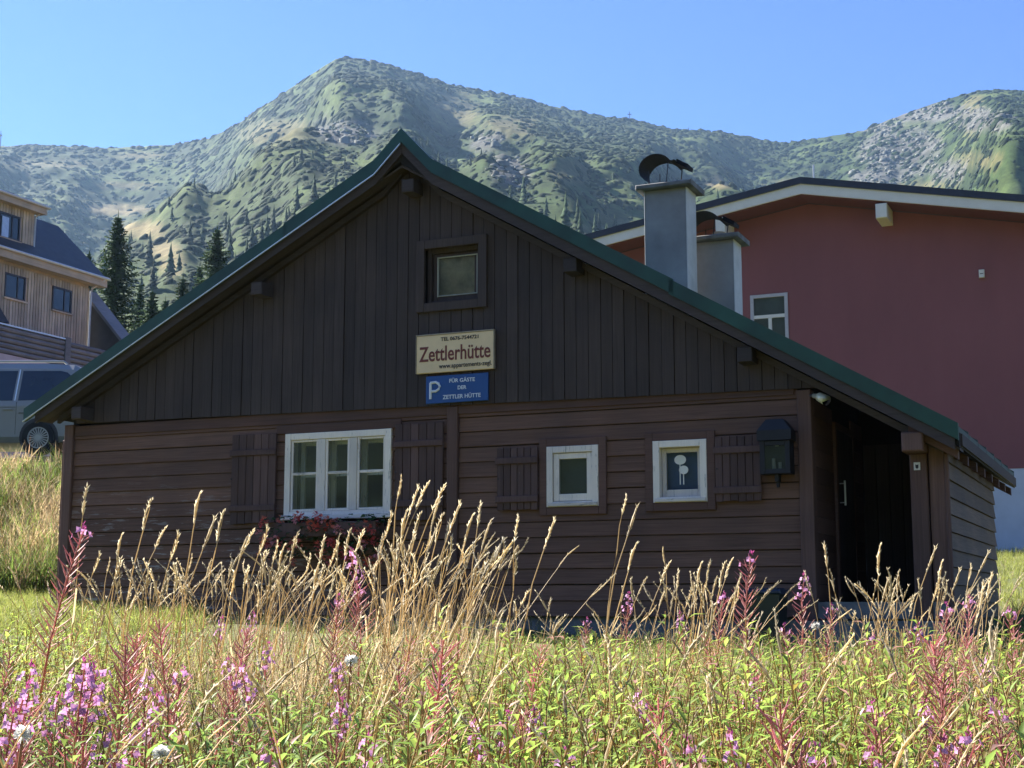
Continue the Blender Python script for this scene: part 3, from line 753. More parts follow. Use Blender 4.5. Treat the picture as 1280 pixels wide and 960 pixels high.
hb(MB().tube([(1.70, 2.27, 5.925), (1.70, 2.27, 6.0)], [.085, .075], 12), 'clay_pot', plain('clay_flue_pot', (.55, .43, .30), .8, .15))

# things fixed on or standing at the hut
def on_hut(name, label, cat, group=None):
    e = empty(name, (0, 15.6, HUT_Z), -T24); tag(e, label, cat, group); return e
def ob(e, mb, nm, mat, smooth_=False): return mb.build(nm, M[mat] if isinstance(mat, str) else mat, e, smooth_, (0, 0, -HUT_Z))
def text_mesh(txt, size, width=None, bold=0.0, spacing=1.0):
    cu = bpy.data.curves.new('lettering', 'FONT'); cu.body = txt; cu.size = size; cu.extrude = .0015; cu.offset = bold; cu.space_character = spacing
    cu.align_x = 'CENTER'; cu.align_y = 'CENTER'; cu.resolution_u = 3
    o = bpy.data.objects.new('lettering', cu); col.objects.link(o); dg = bpy.context.evaluated_depsgraph_get()
    me = bpy.data.meshes.new_from_object(o.evaluated_get(dg)); bpy.data.objects.remove(o)
    co = np.empty(len(me.vertices) * 3); me.vertices.foreach_get('co', co); co = co.reshape(-1, 3)
    co[:, 0] -= (co[:, 0].max() + co[:, 0].min()) / 2; co[:, 1] -= (co[:, 1].max() + co[:, 1].min()) / 2
    if width: co[:, 0] *= width / (co[:, 0].max() - co[:, 0].min())
    out = np.stack([co[:, 0], -co[:, 2], co[:, 1]], 1); me.vertices.foreach_set('co', out.ravel()); me.update(); return me
def lettering(e, txt, uc, zc, y, height, width, mat, bold=0, nm='lettering'):
    me = text_mesh(txt, height * 1.35, width, bold)
    co = np.empty(len(me.vertices) * 3); me.vertices.foreach_get('co', co); co = co.reshape(-1, 3)
    co[:, 2] *= height / (co[:, 2].max() - co[:, 2].min()); co += np.array((uc, y, zc)); me.vertices.foreach_set('co', co.ravel()); me.update()
    me.materials.clear(); return link(nm, me, mat, e, False, (0, 0, -HUT_Z))
sg = on_hut('name_sign', 'cream name board with dark red lettering below the gable window', 'sign'); sg.location += Vector((.062 * UX, .062 * UY, -.024))
ob(sg, MB().cbox(-1.17, -.23, -.118, -.085, 4.145, 4.565, .004), 'board', plain('cream_sign_paint', (.80, .61, .36), .55, .08, 4))
ob(sg, MB().cbox(-1.178, -.222, -.126, -.084, 4.566, 4.58, .002).cbox(-1.178, -1.171, -.124, -.085, 4.145, 4.565, .001).cbox(-.229, -.222, -.124, -.085, 4.145, 4.565, .001), 'edge_strip', plain('sign_edge', (.36, .30, .22), .6))
red_l = plain('dark_red_letter_paint', (.16, .032, .022), .6, .15); blk_l = plain('black_letter_paint', (.02, .02, .02), .6, .1); wht_l = plain('white_letter_paint', (.72, .76, .82), .6, .05)
lettering(sg, 'Zettlerhütte', -.70, 4.355, -.1205, .168, .87, red_l, .003)
lettering(sg, 'TEL 0676-7544721', -.64, 4.513, -.1205, .042, .46, blk_l, .001)
lettering(sg, 'www.appartements-zegl.', -.57, 4.205, -.1205, .066, .64, blk_l, .0012)
ps = on_hut('parking_sign', 'blue guest parking sign with white P below the cream board', 'sign'); ps.location += Vector((.052 * UX, .052 * UY, -.02))
ob(ps, MB().cbox(-1.045, -.29, -.108, -.085, 3.80, 4.105, .004), 'board', plain('blue_sign_enamel', (.012, .075, .27), .4, .08, 4))
pp = MB(); pp.tube([(-.985, -.112, 3.85), (-.985, -.112, 4.03)], .016, 8)
arc = [(-.985, 4.03), (-.92, 4.035), (-.885, 4.015), (-.872, 3.985), (-.885, 3.955), (-.92, 3.935), (-.985, 3.935)]
pp.tube([(a, -.112, b) for a, b in arc], .015, 8); ob(ps, pp, 'letter_p', wht_l)
lettering(ps, 'FÜR GÄSTE', -.60, 4.045, -.1105, .052, .31, wht_l, .0012); lettering(ps, 'DER', -.60, 3.96, -.1105, .042, .105, wht_l, .0012); lettering(ps, 'ZETTLER HÜTTE', -.605, 3.868, -.1105, .056, .46, wht_l, .0012)

ln = on_hut('wall_lantern', 'dark blue lantern with chamfered hood beside the right corner post', 'lantern')
M['navy'] = plain('dark_blue_lacquer', (.004, .005, .008), .6, .2)
c0, c1 = 2.765, 3.065; cm = (c0 + c1) / 2
hood = MB()
lo = [(c0 - .02, -.24, 3.19), (c1 + .02, -.24, 3.19), (c1 + .02, -.03, 3.19), (c0 - .02, -.03, 3.19)]; mid_ = [(c0 - .02, -.24, 3.29), (c1 + .02, -.24, 3.29), (c1 + .02, -.03, 3.29), (c0 - .02, -.03, 3.29)]
hi = [(c0 + .065, -.20, 3.40), (c1 - .065, -.20, 3.40), (c1 - .065, -.03, 3.40), (c0 + .065, -.03, 3.40)]
hood.add(lo + mid_ + hi, [(3, 2, 1, 0)] + [(i, (i + 1) % 4, (i + 1) % 4 + 4, i + 4) for i in range(4)] + [(i + 4, (i + 1) % 4 + 4, (i + 1) % 4 + 8, i + 8) for i in range(4)] + [(8, 9, 10, 11)])
ob(ln, hood, 'hood', 'navy')
ob(ln, ring(MB(), c0, c1, 2.86, 3.188, .05, -.215, -.20), 'front_frame', 'navy')
ob(ln, MB().box(c0, c0 + .01, -.199, -.035, 2.86, 3.188).box(c1 - .01, c1, -.199, -.035, 2.86, 3.188).box(c0, c1, -.05, -.034, 2.861, 3.187).box(c0 + .011, c1 - .011, -.198, -.051, 2.862, 2.875), 'case', 'navy')
ob(ln, MB().box(c0 + .051, c1 - .051, -.206, -.203, 2.911, 3.137), 'pane', 'glass')
ob(ln, MB().tube([(cm - .035, -.12, 2.877), (cm - .035, -.12, 3.02)], [.02, .018], 10).tube([(cm + .03, -.13, 2.877), (cm + .03, -.13, 2.98)], [.018, .016], 10), 'candle', plain('candle_wax', (.30, .28, .25), .5))
ob(ln, MB().tube([(cm, -.11, 3.187), (cm, -.11, 3.14)], .02, 8), 'bulb', plain('pale_bulb', (.8, .8, .75), .2))
ob(ln, MB().cbox(cm - .02, cm + .02, -.16, -.06, 2.79, 2.859, .004).cbox(cm - .014, cm + .016, -.13, -.09, 2.735, 2.789, .004), 'tail_bracket', 'navy')

fl = on_hut('flood_light', 'small pale metal spotlight under the roof above the doorway', 'lamp')
M['alu'] = plain('pale_spot_metal', (.60, .58, .42), .35, .15, 9, .3)
ob(fl, MB().tube([(3.28, -.06, 3.63), (3.33, -.10, 3.615), (3.345, -.11, 3.61), (3.43, -.17, 3.56)], [.022, .028, .045, .052], 14), 'housing', 'alu', True)
ob(fl, MB().tube([(3.43, -.17, 3.56), (3.437, -.175, 3.556)], [.053, .047], 14), 'lens', 'glass')
ob(fl, MB().tube([(3.20, -.03, 3.645), (3.285, -.06, 3.63)], .014, 8), 'bracket', 'iron')

nt_ = on_hut('number_plate', 'tiny white plate with a dark emblem on the porch post', 'plate')
ob(nt_, MB().cbox(4.215, 4.275, -.058, -.0505, 2.86, 2.935, .002), 'plate', plain('white_enamel_plate', (.75, .75, .72), .4))
ob(nt_, MB().prism_y([(4.232, 2.882), (4.245, 2.871), (4.258, 2.882), (4.260, 2.915), (4.245, 2.909), (4.230, 2.915)], -.0605, -.0582), 'emblem', blk_l)

bn = on_hut('waste_bin', 'dark green lidded bin standing by the right corner of the wall', 'bin')
M['bin'] = plain('dark_green_plastic', (.012, .024, .020), .45, .15)
def tapered(u0, u1, y0, y1, z0, z1, t):
    m1 = MB(); vs = [(u0 + t, y0 + t, z0), (u1 - t, y0 + t, z0), (u1 - t, y1 - t, z0), (u0 + t, y1 - t, z0), (u0, y0, z1), (u1, y0, z1), (u1, y1, z1), (u0, y1, z1)]
    m1.add(vs, [(0, 3, 2, 1), (4, 5, 6, 7), (0, 1, 5, 4), (1, 2, 6, 5), (2, 3, 7, 6), (3, 0, 4, 7)]); return m1
gz = float(ground_z(2.6, 14.1))
ob(bn, tapered(2.70, 3.02, -.62, -.28, gz - .03, 1.69, .03), 'body', 'bin')
ob(bn, MB().cbox(2.68, 3.04, -.64, -.26, 1.692, 1.735, .012).cbox(2.72, 3.0, -.60, -.3, 1.736, 1.75, .01), 'lid', plain('dark_blue_lid', (.012, .03, .07), .4, .15))
ob(bn, MB().tube([(2.72, -.26, 1.70), (3.0, -.26, 1.70)], .015, 8), 'grip', 'bin')

# flower box with red geraniums under the large window
fb = on_hut('flower_box', 'window box of red geraniums under the large white window', 'flower box')
ob(fb, MB().cbox(-2.80, -1.50, -.30, -.10, 2.34, 2.50, .008), 'box', 'shutter')
lv, bl = TB(), TB(); rq = random.Random(3)
for i in range(420):
    b = Vector((rq.uniform(-2.95, -1.42), rq.gauss(-.25, .07), rq.uniform(2.12, 2.56))); t = rq.uniform(0, 6.28)
    lv.leaf(b, Vector((math.cos(t), math.sin(t) - .3, rq.uniform(-.3, .5))), rq.uniform(.05, .08), rq.uniform(.05, .07), np.array((.05, .12, .045)) * rq.uniform(.6, 1.3), .3)
for i in range(64):
    c = Vector((rq.uniform(-3.0, -1.45), rq.gauss(-.30, .06), rq.uniform(2.05, 2.58))); cc = np.array(rq.choice([(.80, .16, .12), (.82, .25, .18), (.80, .34, .36), (.7, .12, .12)]))
    for j in range(16):
        d = Vector((rq.gauss(0, 1), rq.gauss(0, 1) - .4, rq.gauss(0, 1))).normalized(); p_ = c + d * .025
        bl.leaf(p_, d + Vector((rq.uniform(-.5, .5), 0, rq.uniform(-.5, .5))), .042, .038, cc * rq.uniform(.8, 1.2), .1)
M['leaf'] = tint_mat('leaf_tissue', .5, .55); M['petal'] = tint_mat('petal_tissue', .6, .4)
link('foliage', tri_mesh('geranium_foliage', *lv.arrays()), M['leaf'], fb, False, (0, 0, -HUT_Z)); link('blossoms', tri_mesh('geranium_blossoms', *bl.arrays()), M['petal'], fb, False, (0, 0, -HUT_Z))
# ------------------------------------------------------------------ wooded hill across the valley, behind the camera (seen only mirrored in the panes)
def back_hill():
    V = []; na, nr = 120, 14
    for i in range(na):
        a = R(75 + 210 * i / (na - 1)); e_ = min(1, min(i, na - 1 - i) / 18)
        for j in range(nr):
            r = 160 + 70 * j; x, y = r * math.sin(a), r * math.cos(a)
            V.append((x, y, -16 + e_ * (.33 * (r - 160) + 26 * fbm(x / 150, y / 150, 3, 4)) if j else -20))
    ix = np.arange(na * nr).reshape(na, nr); a, b, c, d = ix[:-1, :-1].ravel(), ix[:-1, 1:].ravel(), ix[1:, 1:].ravel(), ix[1:, :-1].ravel()
    F = np.concatenate([np.stack([a, c, b], 1), np.stack([a, d, c], 1)])
    m = plain('wooded_hillside', (.040, .054, .032), .95, .6, .05, spec=.1)
    tag(link('hill', tri_mesh('hill', np.array(V), F), m), kind='structure')
back_hill()

# ------------------------------------------------------------------ timber guesthouse on the left
M['larch'] = wood('pale_larch', (.52, .44, .32), 'z', var=.2); M['larchy'] = wood('pale_larch_fascia', (.56, .46, .33), 'y', var=.2)
M['slate'] = plain('dark_roof_sheet', (.050, .051, .056), .6, .2, 3); M['logs'] = wood('grey_weathered_log', (.20, .20, .205), 'y', var=.4)
M['zinc'] = plain('pale_zinc', (.62, .64, .66), .35, .1, 6, .3); M['pink'] = plain('pinkish_plaster', (.60, .50, .50), .9, .06, 3)
M['farglass'] = plain('dark_window_glass', (.035, .05, .05), .08, .4, 1.2, 0, .6); M['winframe'] = plain('anthracite_frame', (.03, .03, .035), .5)
U0 = -39.36; LH_Z = 9.0
def w2p(u_, w_, z_): return Vector((u_ * UX + w_ * BX, u_ * UY + w_ * BY, z_))
lh = empty('timber_guesthouse', w2p(U0, 44, LH_Z), -T24); tag(lh, 'pale larch clad guesthouse with dark roof and dormer at the left edge', 'building')
def lb(mb, nm, mat, par=None, smooth_=False):
    """local x: 0 at the visible wall, + to the right; local y: metres from the near end; z: world height"""
    p_ = par or lh; return mb.build(nm, M[mat] if isinstance(mat, str) else mat, p_, smooth_, (0, 0, -LH_Z) if p_ is lh else (0, 0, 0))
Y = lambda w_: w_ - 44
def wall_boards(par, x, y0, y1, z0, z1, holes, pitch=.155):
    y = y0
    while y < y1 - .02:
        a, b = y, min(y + pitch - .03, y1); segs = [(z0, z1)]
        for h in holes:
            if a < h[1] and b > h[0]:
                segs = [s2 for s1 in segs for s2 in ((s1[0], min(s1[1], h[2])), (max(s1[0], h[3]), s1[1])) if s2[1] - s2[0] > .02]
        for (c, d) in segs: lb(MB().box(x + .003, x + .045 + rl.uniform(0, .012), a, b, c, d), 'board', 'larch', par)
        y += pitch
def far_window(par_x, y0, y1, z0, z1, open_=False):
    w_ = lb(MB().box(par_x + .0, par_x + .05, y0, y0 + .07, z0, z1).box(par_x, par_x + .05, y1 - .07, y1, z0, z1).box(par_x, par_x + .05, y0 + .071, y1 - .071, z1 - .07, z1).box(par_x, par_x + .05, y0 + .071, y1 - .071, z0, z0 + .07), 'window', 'winframe')
    lb(MB().box(par_x + .012, par_x + .02, y0 + .071, y1 - .071, z0 + .071, z1 - .071), 'pane', 'farglass', w_)
    ym = y0 + (y1 - y0) * .62; lb(MB().box(par_x + .021, par_x + .045, ym - .03, ym + .03, z0 + .071, z1 - .071), 'mullion', 'winframe', w_)
    lb(MB().box(par_x + .0, par_x + .12, y0 - .06, y1 + .06, z0 - .07, z0 - .005), 'sill', 'larchy', w_)
    lb(MB().box(par_x - .03, par_x + .0, y0 + .1, y0 + (y1 - y0) * .55, z0 + .08, z1 - .08), 'pane_backing', 'pane_backing', w_)
    return w_
H1 = [(Y(41.3), Y(42.4), 13.05, 14.0), (Y(43.9), Y(45.0), 13.05, 14.0)]; H1 += [(Y(38.7), Y(39.8), 13.05, 14.0)]
lw = lb(MB().box(-9, -.03, Y(33), Y(45.95), 4.0, 14.6), 'wall', 'slate')
lw2 = lb(MB().box(-.03, .0, Y(33), Y(46), 11.4, 14.75), 'wall_cladding', 'larch'); wall_boards(lw2, 0, Y(36.5), Y(46), 11.6, 14.3, H1)
for h in H1: far_window(.0, *h)
# eave: fascia, zinc gutter, soffit, main roof at 45 degrees
lb(MB().box(.0, .42, Y(33), Y(46.6), 14.42, 14.50), 'soffit', 'larchy'); lb(MB().box(.40, .45, Y(33), Y(46.6), 14.42, 14.74), 'fascia', 'larchy')
lb(MB().tube([(.5, Y(33), 14.76), (.5, Y(46.68), 14.76)], .06, 8), 'gutter', 'zinc')
lb(MB().tube([(.48, Y(46.45), 14.72), (.12, Y(46.08), 14.3), (.10, Y(46.05), 14.1), (.10, Y(46.05), 11.3)], .045, 8), 'downpipe', 'zinc')
rf = MB(); rf.add([(.46, Y(33), 14.76), (.46, Y(46.6), 14.76), (-2.25, Y(46.6), 17.3), (-2.25, Y(33), 17.3), (.30, Y(33), 14.6), (.30, Y(46.6), 14.6), (-2.25, Y(46.6), 17.1), (-2.25, Y(33), 17.1)],
                  [(0, 1, 2, 3), (7, 6, 5, 4), (0, 4, 5, 1), (1, 5, 6, 2), (2, 6, 7, 3), (3, 7, 4, 0)])
rf.add([(-2.25, Y(33), 17.3), (-2.25, Y(46.6), 17.3), (-9.5, Y(46.6), 14.8), (-9.5, Y(33), 14.8), (-2.25, Y(33), 17.1), (-2.25, Y(46.6), 17.1), (-9.5, Y(46.6), 14.6), (-9.5, Y(33), 14.6)], [(0, 1, 2, 3), (7, 6, 5, 4), (0, 4, 5, 1), (1, 5, 6, 2), (2, 6, 7, 3), (3, 7, 4, 0)])
rf = lb(rf, 'roof', 'slate')
lb(MB().prism_y([(-9, 14.5), (-.03, 14.5), (-2.25, 17.05)], Y(45.7), Y(45.9)), 'gable_wall', 'larch')
# dormer
dx = -.30
dz = lb(MB().box(-2.2, dx, Y(33), Y(42.98), 14.9, 17.1), 'dormer', 'slate', rf)
dw_ = lb(MB().box(dx + .001, dx + .012, Y(33), Y(43.0), 15.2, 16.95), 'dormer_cladding', 'larch')
wall_boards(dw_, dx + .01, Y(36.5), Y(43.0), 15.22, 16.75, [(Y(41.15), Y(42.25), 15.4, 16.38)])
far_window(dx + .012, Y(41.15), Y(42.25), 15.4, 16.38)
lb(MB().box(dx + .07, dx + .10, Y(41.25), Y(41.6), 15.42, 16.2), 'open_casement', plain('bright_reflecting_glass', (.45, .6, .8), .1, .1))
lb(MB().box(-2.4, dx + .38, Y(33), Y(43.35), 16.98, 17.08), 'dormer_roof', 'slate', rf)
lb(MB().box(dx + .33, dx + .37, Y(33), Y(43.34), 16.70, 16.98), 'dormer_fascia', 'larchy'); lb(MB().box(dx + .0, dx + .34, Y(33), Y(43.3), 16.70, 16.76), 'dormer_soffit', 'larchy')
lb(MB().tube([(dx + .42, Y(33), 17.0), (dx + .42, Y(43.45), 17.0)], .055, 8), 'dormer_gutter', 'zinc')
lb(MB().tube([(dx + .42, Y(43.38), 16.97), (dx + .08, Y(43.03), 16.6), (dx + .07, Y(43.03), 15.2), (dx + .2, Y(43.03), 15.1)], .04, 8), 'downpipe', 'zinc')
lb(MB().tube([(dx + .12, Y(33), 15.18), (dx + .12, Y(43.1), 15.18)], .05, 8), 'flashing', 'zinc')
# log parapet of the terrace in front, with posts
px_ = 1.2
for k in range(5):
    for (a, b) in ((33, 43.3), (43.62, 47.4)):
        lb(MB().tube([(px_, Y(a), 10.72 + k * .2), (px_, Y(b), 10.72 + k * .2)], .098, 8), 'parapet_log', 'logs')
lb(MB().box(px_ - .12, px_ + .13, Y(43.31), Y(43.61), 10.5, 11.75), 'parapet_post', 'logs')
lb(MB().box(px_ - .1, px_ + .12, Y(33), Y(43.3), 11.64, 11.70), 'parapet_cap', 'zinc')
lb(MB().box(.0, px_ + .05, Y(33), Y(47.4), 5.0, 10.6), 'terrace_wall', 'pink')
# dark annex roof behind the corner, sloping down to the right
an = MB(); an.prism_y([(-.5, 10.8), (2.75, 10.8), (-.5, 14.2)], Y(46.4), Y(47.0)); lb(an, 'annex', 'slate')
an = MB(); an.add([(-.5, Y(46.2), 14.38), (2.95, Y(46.2), 10.7), (2.95, Y(47.1), 10.7), (-.5, Y(47.1), 14.38), (-.5, Y(46.2), 14.22), (2.8, Y(46.2), 10.7), (2.8, Y(47.1), 10.7), (-.5, Y(47.1), 14.22)],
       [(0, 1, 2, 3), (7, 6, 5, 4), (0, 4, 5, 1), (1, 5, 6, 2), (2, 6, 7, 3), (3, 7, 4, 0)]); lb(an, 'annex_roof', 'logs')
# dark porch roof poking in at the left
lb(MB().prism_y([(.05, 11.95), (.55, 11.95), (.05, 12.6)], Y(40.0), Y(41.1)), 'porch_roof', 'slate')

# ------------------------------------------------------------------ red building on the right
RW = 28.0; RB_Z = 3.0
rb = empty('red_building', (0 + RW * BX, 15.6 + RW * BY, RB_Z), -T24); tag(rb, 'large wine red building with white verge and pale grey base', 'building')
def rbb(mb, nm, mat, par=None):
    p_ = par or rb; return mb.build(nm, M[mat] if isinstance(mat, str) else mat, p_, False, (0, 0, -RB_Z) if p_ is rb else (0, 0, 0))
M['red'] = plain('wine_red_render', (.255, .090, .092), .85, .09, .8, bmp=.1, vscale=(1, 1, .35)); M['redbase'] = plain('pale_grey_base', (.60, .62, .66), .9, .06, 2)
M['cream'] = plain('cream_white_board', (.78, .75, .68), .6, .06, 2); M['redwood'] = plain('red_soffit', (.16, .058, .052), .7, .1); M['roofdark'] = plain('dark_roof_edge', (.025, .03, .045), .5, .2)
PK = (-2.75, 14.0); SL, SR = .152, .205
def rt(u_): return PK[1] - (PK[0] - u_) * SL if u_ < PK[0] else PK[1] - (u_ - PK[0]) * SR
WL, WR = -13.5, 15.0
wn_ = (-4.60, -3.46, 9.3, 10.80)
wm = MB()
def rpiece(a, b, lo, hi=None):
    us = [a] + ([PK[0]] if a < PK[0] < b else []) + [b]; top = [(q, (rt(q) - .55) if hi is None else hi) for q in us]
    wm.prism_y([(a, lo), (b, lo)] + top[::-1], .02, .25)
rpiece(WL, wn_[0], 5.3); rpiece(wn_[1], WR, 5.3); rpiece(wn_[0], wn_[1], wn_[3]); rpiece(wn_[0], wn_[1], 5.3, wn_[2])
wl_ = rbb(wm, 'wall', 'red')
rbb(MB().box(WL + .02, WR - .02, .26, 14, 2.0, 10.9).box(WL, WL + .1, .25, 14, 2, rt(WL) - .6), 'building_body', 'red')
rbb(MB().box(WL + .01, WR - .01, .03, .24, 1.5, 5.298), 'base_wall', 'redbase')
for (a, b) in ((WL - 1.1, PK[0]), (PK[0], WR + 1.1)):
    m1 = MB(); slope_strip(m1, [(a, rt(a)), (b, rt(b))], 0, -.2, -1.05, 14.6); rbb(m1, 'roof', 'roofdark')
    m1 = MB(); slope_strip(m1, [(a, rt(a)), (b, rt(b))], -.2, -.50, -1.0, -.94); rbb(m1, 'verge_board', 'cream')
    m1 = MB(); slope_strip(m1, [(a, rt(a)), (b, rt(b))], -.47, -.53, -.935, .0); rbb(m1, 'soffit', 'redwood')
rbb(MB().cbox(-.62, -.30, -1.0, .02, rt(-.4) - 1.0, rt(-.4) - .57, .02), 'purlin_end', 'cream')
rbb(MB().cbox(-5.35, -5.05, -1.0, .02, rt(-5.2) - 1.05, rt(-5.2) - .57, .02), 'purlin_end', 'cream')
w = MB(); ringp = lambda m1, a, b, c, d, t, y0, y1: m1.box(a, a + t, y0, y1, c, d).box(b - t, b, y0, y1, c, d).box(a + t, b - t, y0, y1, d - t, d).box(a + t, b - t, y0, y1, c, c + t)
w = rbb(ringp(MB(), *wn_, .10, -.02, .12), 'window', plain('grey_white_window', (.50, .48, .50), .5, .08))
zt = 10.12; rbb(MB().box(wn_[0] + .101, wn_[1] - .101, -.01, .1, zt - .05, zt + .05), 'transom', 'cream', w)
um = (wn_[0] + wn_[1]) / 2 + .02; rbb(MB().box(um - .05, um + .05, -.01, .1, wn_[2] + .101, zt - .051), 'mullion', 'cream', w)
for (a, b, c, d) in ((wn_[0] + .101, wn_[1] - .101, zt + .051, wn_[3] - .101), (wn_[0] + .101, um - .051, wn_[2] + .101, zt - .051), (um + .051, wn_[1] - .101, wn_[2] + .101, zt - .051)):
    rbb(MB().box(a, b, .05, .06, c, d), 'pane', 'farglass', w)
bx_ = empty('wall_box', rb.location, -T24); tag(bx_, 'tiny white junction box high on the red wall', 'box')
MB().cbox(2.03, 2.18, -.08, .018, 10.73, 10.96, .01).build('housing', M['cream'], bx_, False, (0, 0, -RB_Z)); MB().box(2.06, 2.15, -.085, -.0805, 10.83, 10.85).build('seam', M['iron'], bx_, False, (0, 0, -RB_Z))
an = empty('roof_aerial', rb.location, -T24); tag(an, 'short rod aerial on the ridge of the red building', 'aerial')
MB().tube([(PK[0] + .1, .4, 13.9), (PK[0] + .1, .4, 14.75)], .03, 6).build('rod', M['zinc'], an, False, (0, 0, -RB_Z)); MB().tube([(PK[0] + .1, .4, 13.95), (PK[0] + .1, .4, 14.1)], .06, 8).build('socket', M['zinc'], an, False, (0, 0, -RB_Z))

# ------------------------------------------------------------------ parked van, side on, its tail towards the right
VD = 30.0; VX = -8.95; VZ = float(ground_z(-9.8, 30.5)) + .0
van = empty('parked_van', (VX, VD, VZ), 0); tag(van, 'silver grey passenger van with tinted windows parked above the bank', 'van')
M['vanpaint'] = plain('silver_van_paint', (.29, .29, .285), .32, .05, 2, .2); M['tint'] = plain('tinted_van_glass', (.012, .022, .034), .06, .2, 2, 0, .7); M['rubber'] = plain('tyre_rubber', (.015, .015, .016), .85); M['rim'] = plain('alloy_rim', (.40, .41, .42), .35, .08, 5, .7)
def vb(mb, nm, mat, par=None, s_=False): return mb.build(nm, M[mat] if isinstance(mat, str) else mat, par or van, s_)
# body: stations along x (0 = tail, negative = forward), each a cross-section y/z from sill to roof
ST = [(0.0, .80, .40, .95, 1.70), (-.06, .93, .33, 1.0, 1.84), (-.25, .955, .27, 1.02, 1.93), (-.7, .96, .25, 1.02, 1.955), (-2.6, .96, .25, 1.02, 1.96), (-3.5, .96, .25, 1.02, 1.93), (-3.75, .955, .25, 1.02, 1.84), (-4.25, .95, .25, 1.02, 1.30), (-4.75, .90, .27, .86, 1.06), (-5.0, .72, .35, .66, .86)]
bm_ = MB(); rings = []
for (x, hw, zs, zb_, zr) in ST:
    sec = [(-hw + .06, zs), (-hw, zs + .12), (-hw, zb_), (-hw + .04, zb_ + (zr - zb_) * .25), (-hw + .15, zb_ + (zr - zb_) * .86), (-hw + .26, zr - .01)]
    sec = sec + [(0, zr + .02)] + [(-a, b) for a, b in sec[::-1]]; rings.append([(x, .96 + a, b) for a, b in sec])
n = len(rings[0]); vs = [p_ for r_ in rings for p_ in r_]; fs = []
for i in range(len(rings) - 1):
    for k in range(n): fs.append((i * n + k, i * n + (k + 1) % n, (i + 1) * n + (k + 1) % n, (i + 1) * n + k))
fs += [tuple(range(n))[::-1], tuple((len(rings) - 1) * n + k for k in range(n))]
body = vb(bm_.add(vs, fs), 'body', 'vanpaint', None, False)
def side_glass(pts):
    """outline in x,z laid on the inward leaning upper side of the body"""
    def yy(z): return .04 + (z - 1.25) / .57 * .11 if z > 1.25 else .0 + max(0, (z - 1.02) / .235 * .04)
    front = [(x, yy(z) - .006, z) for x, z in pts]; back = [(x, yy(z) + .012, z) for x, z in pts]; k = len(pts)
    return MB().add(front + back, [tuple(range(k)), tuple(range(2 * k - 1, k - 1, -1))] + [(i, i + k, (i + 1) % k + k, (i + 1) % k) for i in range(k)])
vb(side_glass([(-1.33, 1.13), (-.18, 1.17), (-.16, 1.30), (-.20, 1.50), (-.27, 1.66), (-.36, 1.74), (-.5, 1.775), (-1.29, 1.775)]), 'side_window', 'tint', body)
vb(side_glass([(-2.7, 1.12), (-1.45, 1.13), (-1.40, 1.775), (-2.66, 1.775)]), 'side_window', 'tint', body)
vb(side_glass([(-3.95, 1.12), (-2.82, 1.12), (-2.78, 1.775), (-3.55, 1.74)]), 'side_window', 'tint', body)
vb(MB().tube([(-1.40, -.004 + .03, 1.13), (-1.345, .13, 1.80)], .012, 6), 'window_trim', 'lip', body)
vb(MB().cbox(-.03, .012, .32, 1.6, 1.12, 1.62, .004), 'rear_window', 'tint', body)
vb(MB().box(-1.36, -1.352, -.003, .03, .42, 1.10).box(-2.75, -2.742, -.003, .03, .42, 1.10).box(-2.74, -1.37, -.003, .01, .985, .993), 'door_seam', 'winframe', body)
vb(MB().cbox(-1.62, -1.42, -.03, .002, .93, .965, .006), 'door_handle', 'vanpaint', body)
vb(MB().cbox(-1.3, -.05, -.012, .03, .86, .875, .003), 'sliding_rail', 'winframe', body)
vb(MB().cbox(-.06, .03, .005, .15, .95, 1.5, .01), 'tail_light', plain('red_lamp_glass', (.35, .02, .02), .2), body)
vb(MB().cbox(-.12, .09, .03, 1.9, .32, .56, .03), 'rear_bumper', 'vanpaint', body)
vb(MB().tube([(-3.4, .30, 2.0), (-.5, .30, 2.0)], .022, 8).tube([(-.5, .30, 2.0), (-.42, .30, 1.94)], .022, 8), 'roof_rail', 'rim', body)
for (x, y) in ((-.86, -.05), (-.86, 1.75), (-3.95, -.05), (-3.95, 1.75)):
    wh = vb(MB().disc_tube_y(x, .35, .335, y, y + .2, 28, .225), 'wheel', 'rubber')
    vb(MB().disc_tube_y(x, .35, .224, y + .01, y + .19, 28, .200).disc_tube_y(x, .35, .06, y + .005, y + .1, 12), 'rim', 'rim', wh)
    sp = MB()
    for k in range(20):
        t = 2 * math.pi * k / 20; c_, s_ = math.cos(t), math.sin(t); q = .0085
        P = lambda r_, o_: (x + r_ * c_ - o_ * s_, .35 + r_ * s_ + o_ * c_)
        a, b, c2, d = P(.055, -q), P(.205, -q * 1.3), P(.205, q * 1.3), P(.055, q)
        sp.prism_y([a, b, c2, d], y + .008, y + .030)
    vb(sp, 'spokes', 'rim', wh); vb(MB().disc_tube_y(x, .35, .199, y + .032, y + .036, 20), 'brake_disc', 'winframe', wh)
    if y < .5: vb(MB().disc_tube_y(x, .37, .40, -.012, .06, 28), 'wheel_arch', 'winframe', body)

